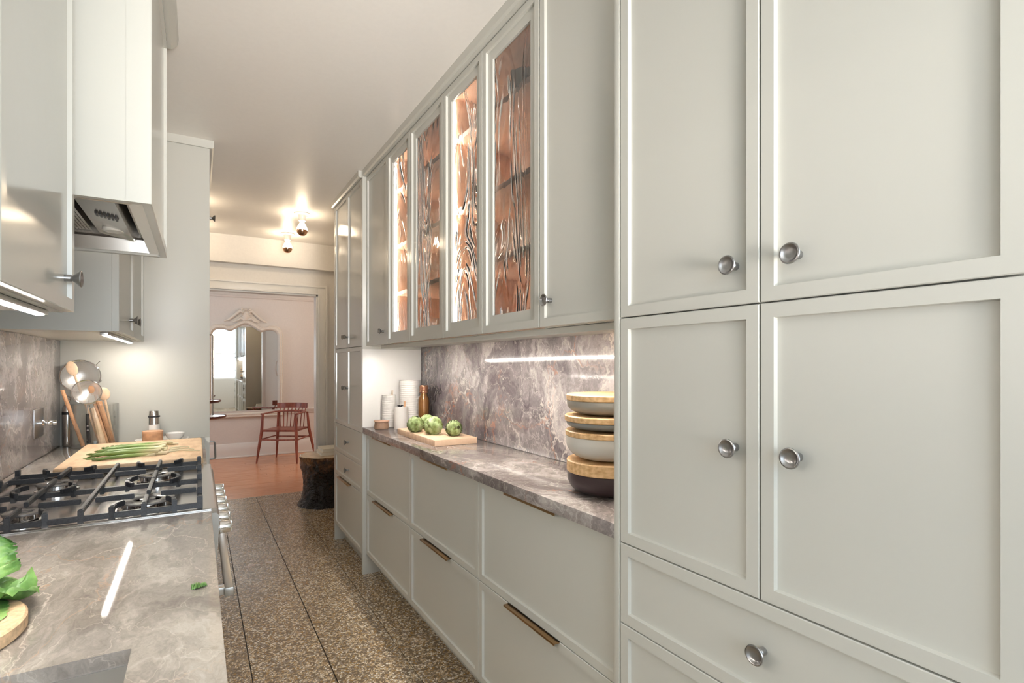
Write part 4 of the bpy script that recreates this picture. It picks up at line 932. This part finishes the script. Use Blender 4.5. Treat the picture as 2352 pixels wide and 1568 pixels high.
leaf((-0.46, 1.07, lz + 0.03), (-0.345, 1.07, lz + 0.085), 0.06, 2.2, zmin=LZ, cup=0.35, up0=(0.5, -0.7, 0.5))
leaf((-0.48, 1.00, lz + 0.03), (-0.330, 0.99, lz + 0.06), 0.065, 9.5, zmin=LZ, cup=0.3)
leaf((-0.47, 1.12, lz + 0.02), (-0.300, 1.17, lz + 0.09), 0.07, 5.9, zmin=LZ, cup=0.3)
leaf((-0.49, 1.04, lz + 0.02), (-0.390, 1.06, lz + 0.14), 0.06, 3.6, zmin=LZ, cup=0.4, up0=(0.8, -0.3, 0.3))
for k in range(4):
    obj('stem', tube(bmesh.new(), [(-0.49, 1.06 + .01 * k, lz + .02 + .008 * k), (-0.42, 1.08, lz + .03 + .01 * k), (-0.36, 1.09 + .006 * k, lz + .035 + .014 * k)], [0.008, 0.006, 0.003], 8), plain('red_stem', (0.35, 0.07, 0.09, 1), 0.4), t)
tt = t
t = thing('leaf_scrap', 'tiny torn green leaf lying alone on the left marble counter', 'leaf', (0.005, 1.075, zt))
leaf((-0.009, 1.070, zt + .0035), (0.014, 1.083, zt + .0035), 0.0052, 6.6, zmin=zt + .0006, cup=0.1, ruffle=0.3)

# ============================================================ CEILING BULBS
def lamp(x, y, lab):
    t = thing('ceiling_lamp', lab, 'lamp', (x, y, ZC), 'bare bulb ceiling lamps')
    obj('socket', lathe(bmesh.new(), [(0, 0), (0.060, 0), (0.060, -0.006), (0.052, -0.012), (0.034, -0.016), (0.027, -0.030), (0.026, -0.060), (0, -0.060)], (x, y, ZC - 0.0003), 36), PORC, t)
    obj('bulb', lathe(bmesh.new(), [(0, -0.060), (0.014, -0.060), (0.016, -0.075), (0.030, -0.100), (0.0395, -0.122), (0.041, -0.134), (0, -0.134)], (x, y, ZC), 32), BULBM, t)
    obj('copper_bowl', lathe(bmesh.new(), [(0, -0.1342), (0.0412, -0.1342), (0.0395, -0.150), (0.032, -0.165), (0.019, -0.1755), (0, -0.179)], (x, y, ZC), 32), COPPER, t)['label'] = 'copper-coloured lower half of the bulb'
lamp(0.72, 4.50, 'bare copper-tipped bulb on the ceiling, the nearer visible one')
lamp(0.715, 5.26, 'bare copper-tipped bulb on the ceiling, the farther one near the doorway')
lamp(-0.06, 4.50, 'bare bulb lamp hidden behind the left tall cabinet, nearer one')
lamp(-0.06, 5.26, 'bare bulb lamp hidden behind the left tall cabinet, farther one')
#lamp(0.45, 0.10, 'bare bulb lamp on the near ceiling above the camera position')
#lamp(0.45, -0.75, 'bare bulb lamp on the near ceiling by the kitchen window')

def globe(x, y, z, r, st, lab):  # out-of-view glowing globe, added as fill light
    t = thing('fill_globe', lab, 'lamp', (x, y, z))
    g = bmesh.new(); bmesh.ops.create_uvsphere(g, u_segments=32, v_segments=20, radius=r, matrix=Matrix.Translation((x, y, z)))
    obj('globe', g, plain('fill_globe_glow', (1, 1, 1, 1), 0.3, emit=((1.0, 0.86, 0.70, 1), st)), t)
    obj('rod', tube(bmesh.new(), [(x, y, z + r * .98), (x, y, (ZC if y < 5 else 2.72) - 0.001)], 0.006), CHROME, t)
    return t
globe(0.42, -0.45, 2.10, 0.11, 10.0, 'unseen glowing fill globe added above the near aisle')
globe(2.2, 7.0, 2.1, 0.14, 18.0, 'unseen glowing fill globe added in the dining room')

# ============================================================ STUMP, BOOKS
sx, sy, sr, sh = 1.03, 5.20, 0.20, 0.455
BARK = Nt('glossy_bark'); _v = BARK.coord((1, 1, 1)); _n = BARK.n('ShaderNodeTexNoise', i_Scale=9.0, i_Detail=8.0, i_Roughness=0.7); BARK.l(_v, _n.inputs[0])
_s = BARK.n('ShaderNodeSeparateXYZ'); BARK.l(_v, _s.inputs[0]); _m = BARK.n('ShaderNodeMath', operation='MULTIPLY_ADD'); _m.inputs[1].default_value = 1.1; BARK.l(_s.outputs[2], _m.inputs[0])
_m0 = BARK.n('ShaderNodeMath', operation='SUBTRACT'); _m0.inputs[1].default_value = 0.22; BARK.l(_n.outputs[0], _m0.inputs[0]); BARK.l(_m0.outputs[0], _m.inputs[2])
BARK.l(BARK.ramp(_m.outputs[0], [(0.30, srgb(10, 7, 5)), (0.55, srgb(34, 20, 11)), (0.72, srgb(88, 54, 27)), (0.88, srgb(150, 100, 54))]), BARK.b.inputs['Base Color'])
BARK.b.inputs['Roughness'].default_value = 0.16; BARK.b.inputs['Coat Weight'].default_value = 0.15; _n9 = BARK.n('ShaderNodeTexNoise', i_Scale=28.0, i_Detail=4.0, i_Roughness=0.6); BARK.l(_v, _n9.inputs[0]); BARK.bump(_n9.outputs[0], 1.0, 0.05); BARK = BARK.m
t = thing('tree_stump', 'glossy dark tree stump side table beside the far tall cabinet', 'stump', (sx, sy, 0))
bm = bmesh.new(); NS, NH = 72, 30; rings = []
for j in range(NH):
    f = j / (NH - 1); r = sr * (1.06 - 0.16 * math.sin(PI * min(1, f * 1.25)) + (0.10 * (1 - f / 0.16) if f < 0.16 else 0) + 0.02 * f)
    rg = []
    for k in range(NS):
        a = 2 * PI * k / NS; n = Vector((math.cos(a) * 1.6, math.sin(a) * 1.6, f * 1.8))
        rr_ = r * (1 + 0.085 * noise.noise(n) + 0.06 * noise.noise(n * 3.1) + 0.035 * noise.noise(n * 7.5))
        rg.append(bm.verts.new((sx + rr_ * math.cos(a), sy + rr_ * math.sin(a), sh * f)))
    rings.append(rg)
for A, B in zip(rings, rings[1:]):
    for k in range(NS): bm.faces.new((A[k], A[(k + 1) % NS], B[(k + 1) % NS], B[k]))
bm.faces.new(rings[0][::-1]); top = [v.co.copy() for v in rings[-1]]
obj('trunk', bm, BARK, t, ang=1.2)
bm = bmesh.new(); A = [bm.verts.new(p) for p in top]; c = Vector((sx, sy, sh)); B = [bm.verts.new(c + (p - c) * 0.97 + Vector((0, 0, 0.006))) for p in top]
for k in range(NS): bm.faces.new((A[k], A[(k + 1) % NS], B[(k + 1) % NS], B[k]))
bm.faces.new(B)
obj('cut_top', bm, plain('polished_cut_wood', (0.62, 0.47, 0.32, 1), 0.25, grain=0.25, gscale=12), t)
BOOK = plain('cream_book_cover', (0.72, 0.66, 0.54, 1), 0.5); PAGE = plain('book_pages', (0.80, 0.77, 0.68, 1), 0.8)
for (z, sx_, sy_, dx, lab, rz) in ((sh + 0.0064, 0.19, 0.25, 0.045, 'lower of two cream books lying on the tree stump', 0.05), (sh + 0.0368, 0.175, 0.24, 0.05, 'upper of two cream books lying on the tree stump', 0.0)):
    t = thing('book', lab, 'book', (sx + dx, sy, z), 'cream books on the stump')
    bm = bmesh.new(); bx(bm, sx + dx - sx_ / 2, sx + dx + sx_ / 2, sy - sy_ / 2, sy + sy_ / 2, z, z + 0.003); bx(bm, sx + dx - sx_ / 2, sx + dx + sx_ / 2, sy - sy_ / 2, sy + sy_ / 2, z + 0.027, z + 0.030); bx(bm, sx + dx + sx_ / 2 - .003, sx + dx + sx_ / 2, sy - sy_ / 2, sy + sy_ / 2, z + .003, z + 0.027)
    obj('cover', bm, BOOK, t, smooth=False)
    obj('pages', box(sx + dx - sx_ / 2 + .003, sx + dx + sx_ / 2 - .0035, sy - sy_ / 2 + .003, sy + sy_ / 2 - .003, z + .0032, z + 0.0268), PAGE, t, smooth=False)

# ============================================================ DINING ROOM
# mirror
t = thing('wall_mirror', 'large cream framed mirror with carved crest on the dining room wall', 'mirror', (0.585, 8.33, 0.56))
mx0, mx1, mz0, mz1 = 0.105, 1.067, 0.56, 1.86
def outline(i, n=24):
    """rounded top corners, straight foot; i = inset"""
    pts = [(mx0 + i, mz0 + i), (mx1 - i, mz0 + i)]; r = 0.13 - i * .6
    for k in range(n + 1):
        a = PI / 2 * k / n; pts.append((mx1 - i - r + r * math.cos(a), mz1 - i - r + r * math.sin(a)))
    for k in range(1, n):
        f = k / n; x = mx1 - i - r + (mx0 + i + r - (mx1 - i - r)) * f
        pts.append((x, mz1 - i - 0.03 * math.exp(-((abs(f - .5) - .3) / .08) ** 2) + 0.075 * math.exp(-((f - .5) / .16) ** 2)))
    for k in range(n + 1):
        a = PI / 2 + PI / 2 * k / n; pts.append((mx0 + i + r + r * math.cos(a), mz1 - i - r + r * math.sin(a)))
    return pts
bm = bmesh.new(); prof = [(0, 0.0), (0.0, 0.03), (0.012, 0.042), (0.03, 0.036), (0.045, 0.045), (0.058, 0.036), (0.07, 0.018), (0.072, 0.006)]
R = [[bm.verts.new((x, 8.338 - d, z)) for x, z in outline(i)] for i, d in prof]
for A, B in zip(R, R[1:]):
    n = len(A)
    for k in range(n): bm.faces.new((A[k], A[(k + 1) % n], B[(k + 1) % n], B[k]))
bmesh.ops.recalc_face_normals(bm, faces=bm.faces)
obj('frame', bm, MFRAME, t, ang=0.8)
bm = bmesh.new(); pp = outline(0.068); cvt = bm.verts.new((0.586, 8.330, 1.2)); vs = [bm.verts.new((x, 8.330, z)) for x, z in pp]
for k in range(len(vs)): bm.faces.new((vs[k], vs[(k + 1) % len(vs)], cvt))
obj('mirror_glass', bm, MIRR, t, smooth=False)
bm = bmesh.new(); cxm = 0.586
for s in (-1, 1):
    tube(bm, [(cxm + s * .03, 8.30, 2.03), (cxm + s * .08, 8.302, 2.05), (cxm + s * .14, 8.305, 1.99), (cxm + s * .20, 8.306, 1.935), (cxm + s * .27, 8.31, 1.90)], [0.022, 0.026, 0.022, 0.018, 0.010], 10)
    tube(bm, [(cxm + s * .02, 8.302, 1.93), (cxm + s * .07, 8.302, 1.95), (cxm + s * .10, 8.304, 1.92), (cxm + s * .16, 8.31, 1.895)], [0.02, 0.02, 0.016, 0.008], 10)
    for k in range(5): bmesh.ops.create_uvsphere(bm, u_segments=10, v_segments=8, radius=0.019 - .002 * k, matrix=Matrix.Translation((cxm + s * (.05 + .04 * k), 8.300, 2.075 - .038 * k)))
bmesh.ops.create_uvsphere(bm, u_segments=20, v_segments=12, radius=1, matrix=Matrix.Translation((cxm, 8.305, 1.985)) @ Matrix.Diagonal((0.052, 0.03, 0.075, 1)))
prism(bm, [(cxm - .20, 1.90), (cxm - .12, 1.96), (cxm - .06, 2.05), (cxm, 2.09), (cxm + .06, 2.05), (cxm + .12, 1.96), (cxm + .20, 1.90)], 'y', 8.315, 8.338)
for k in range(7):
    a = PI * k / 6; bmesh.ops.create_uvsphere(bm, u_segments=10, v_segments=8, radius=0.014, matrix=Matrix.Translation((cxm + .05 * math.cos(a), 8.285, 2.0 + .06 * math.sin(a))))
obj('carved_crest', bm, MFRAME, t, ang=1.0)

# chair
t = thing('spindle_chair', 'red-brown wooden spindle chair under the mirror in the dining room', 'chair', (1.03, 7.78, 0))
ux = Vector((0.855, -0.519, 0)); uy = Vector((0.519, 0.855, 0)); C0 = Vector((1.035, 7.76, 0))
def cp(a, b_, z): return C0 + ux * a + uy * b_ + Vector((0, 0, z))
zst, zarm = 0.425, 0.645
feet = {(-1, -1): ((-.285, -.24), (-.235, -.20), (-.225, -.19)), (1, -1): ((.250, -.24), (.222, -.20), (.215, -.19)), (-1, 1): ((-.24, .24), (-.20, .20), (-.19, .19)), (1, 1): ((.31, .24), (.235, .20), (.215, .19))}
for (a, b_), (f0, f1, f2) in feet.items():
    obj('leg', tube(bmesh.new(), [cp(*f0, 0.0), cp(f0[0] * .5 + f1[0] * .5, f0[1] * .5 + f1[1] * .5, 0.21), cp(*f1, zst - .01), cp(*f2, zarm)], [0.010, 0.018, 0.020, 0.014], 12), REDW, t)
sb = bmesh.new(); pts = [(-.235, -.215), (.235, -.215), (.225, .21), (-.215, .21)]
A = [sb.verts.new(cp(x, y, zst - .012)) for x, y in pts]; B = [sb.verts.new(cp(x, y, zst + .012)) for x, y in pts]; sb.faces.new(A[::-1]); sb.faces.new(B)
for k in range(4): sb.faces.new((A[k], A[(k + 1) % 4], B[(k + 1) % 4], B[k]))
bmesh.ops.recalc_face_normals(sb, faces=sb.faces); bmesh.ops.bevel(sb, geom=sb.edges[:], offset=0.008, segments=2, affect='EDGES')
obj('seat', sb, REDW, t)
obj('stretcher', tube(bmesh.new(), [cp(-.255, -.215, .31), cp(0, -.215, .305), cp(.235, -.215, .31)], [0.009, .011, .009], 10), REDW, t)
obj('stretcher', tube(bmesh.new(), [cp(-.215, .215, .30), cp(.26, .215, .30)], .009, 10), REDW, t)
for s in (-1, 1): obj('stretcher', tube(bmesh.new(), [cp(s * .25, -.21, .31), cp(s * .235, .21, .31)], .009, 10), REDW, t)
arm = [cp(-.235, -.20, zarm), cp(-.225, -.05, zarm + .004), cp(-.205, .13, zarm + .006), cp(-.13, .215, zarm + .006), cp(0, .235, zarm + .006), cp(.13, .215, zarm + .006), cp(.205, .13, zarm + .006), cp(.222, -.05, zarm + .004), cp(.23, -.20, zarm)]
obj('arm_rail', tube(bmesh.new(), arm, [0.018, .019, .02, .02, .02, .02, .02, .019, .018], 10, flat=0.6), REDW, t)
for k in range(8):
    a = -.175 + .05 * k; yb = .235 - (a / .235) ** 2 * .06
    obj('spindle', tube(bmesh.new(), [cp(a * .93, .19, zst), cp(a, yb, zarm), cp(a * 1.02, yb + .03, 0.70)], [.007, .006, .006], 8), REDW, t)
cr = bmesh.new(); seg = []
for k in range(13):
    a = -.21 + .035 * k; yb = .275 - (a / .21) ** 2 * .07; seg.append((a, yb))
ra = [[cr.verts.new(cp(a, y + d_, z)) for (d_, z) in ((-.009, .693), (.009, .693), (.014, .765), (-.004, .765))] for a, y in seg]
for A, B in zip(ra, ra[1:]):
    for k in range(4): cr.faces.new((A[k], A[(k + 1) % 4], B[(k + 1) % 4], B[k]))
cr.faces.new(ra[0][::-1]); cr.faces.new(ra[-1]); bmesh.ops.recalc_face_normals(cr, faces=cr.faces)
obj('crest_rail', cr, REDW, t)

# tiered tray stand on a slim column
t = thing('tiered_tray_stand', 'two-tier stand with dark red wooden trays at the edge of the left tall cabinet', 'tray stand', (0.06, 6.30, 0))
DRK = plain('dark_red_tray_wood', (0.17, 0.055, 0.04, 1), 0.3)
for (z, r) in ((0.745, 0.205), (0.905, 0.155)):
    tr_ = obj('tray', lathe(bmesh.new(), [(0, 0), (r - .03, 0), (r - .005, 0.012), (r, 0.026), (r - .004, 0.030), (r - .012, 0.022), (0, 0.020)], (0.06, 6.30, z), 48), DRK, t)
    obj('tray_top', lathe(bmesh.new(), [(0, 0.0205), (r - .014, 0.0225), (r - .016, 0.026), (0, 0.0265)], (0.06, 6.30, z), 48), PORC, tr_)['label'] = 'white plate lining the tray'
obj('frame', tube(bmesh.new(), [(0.02, 6.30, 1.605), (0.128, 6.295, 1.612), (0.135, 6.295, 1.60), (0.135, 6.295, 0.775)], 0.0095, 10), STEEL, t)
obj('frame', tube(bmesh.new(), [(0.02, 6.30, 1.605), (0.0, 6.30, 1.6), (-0.01, 6.30, 0.775)], 0.0095, 10), STEEL, t)
obj('column', lathe(bmesh.new(), [(0, 0), (0.09, 0), (0.09, 0.012), (0.022, 0.03), (0.018, 0.74), (0.05, 0.745), (0, 0.745)], (0.04, 6.30, 0), 28), DRK, t)
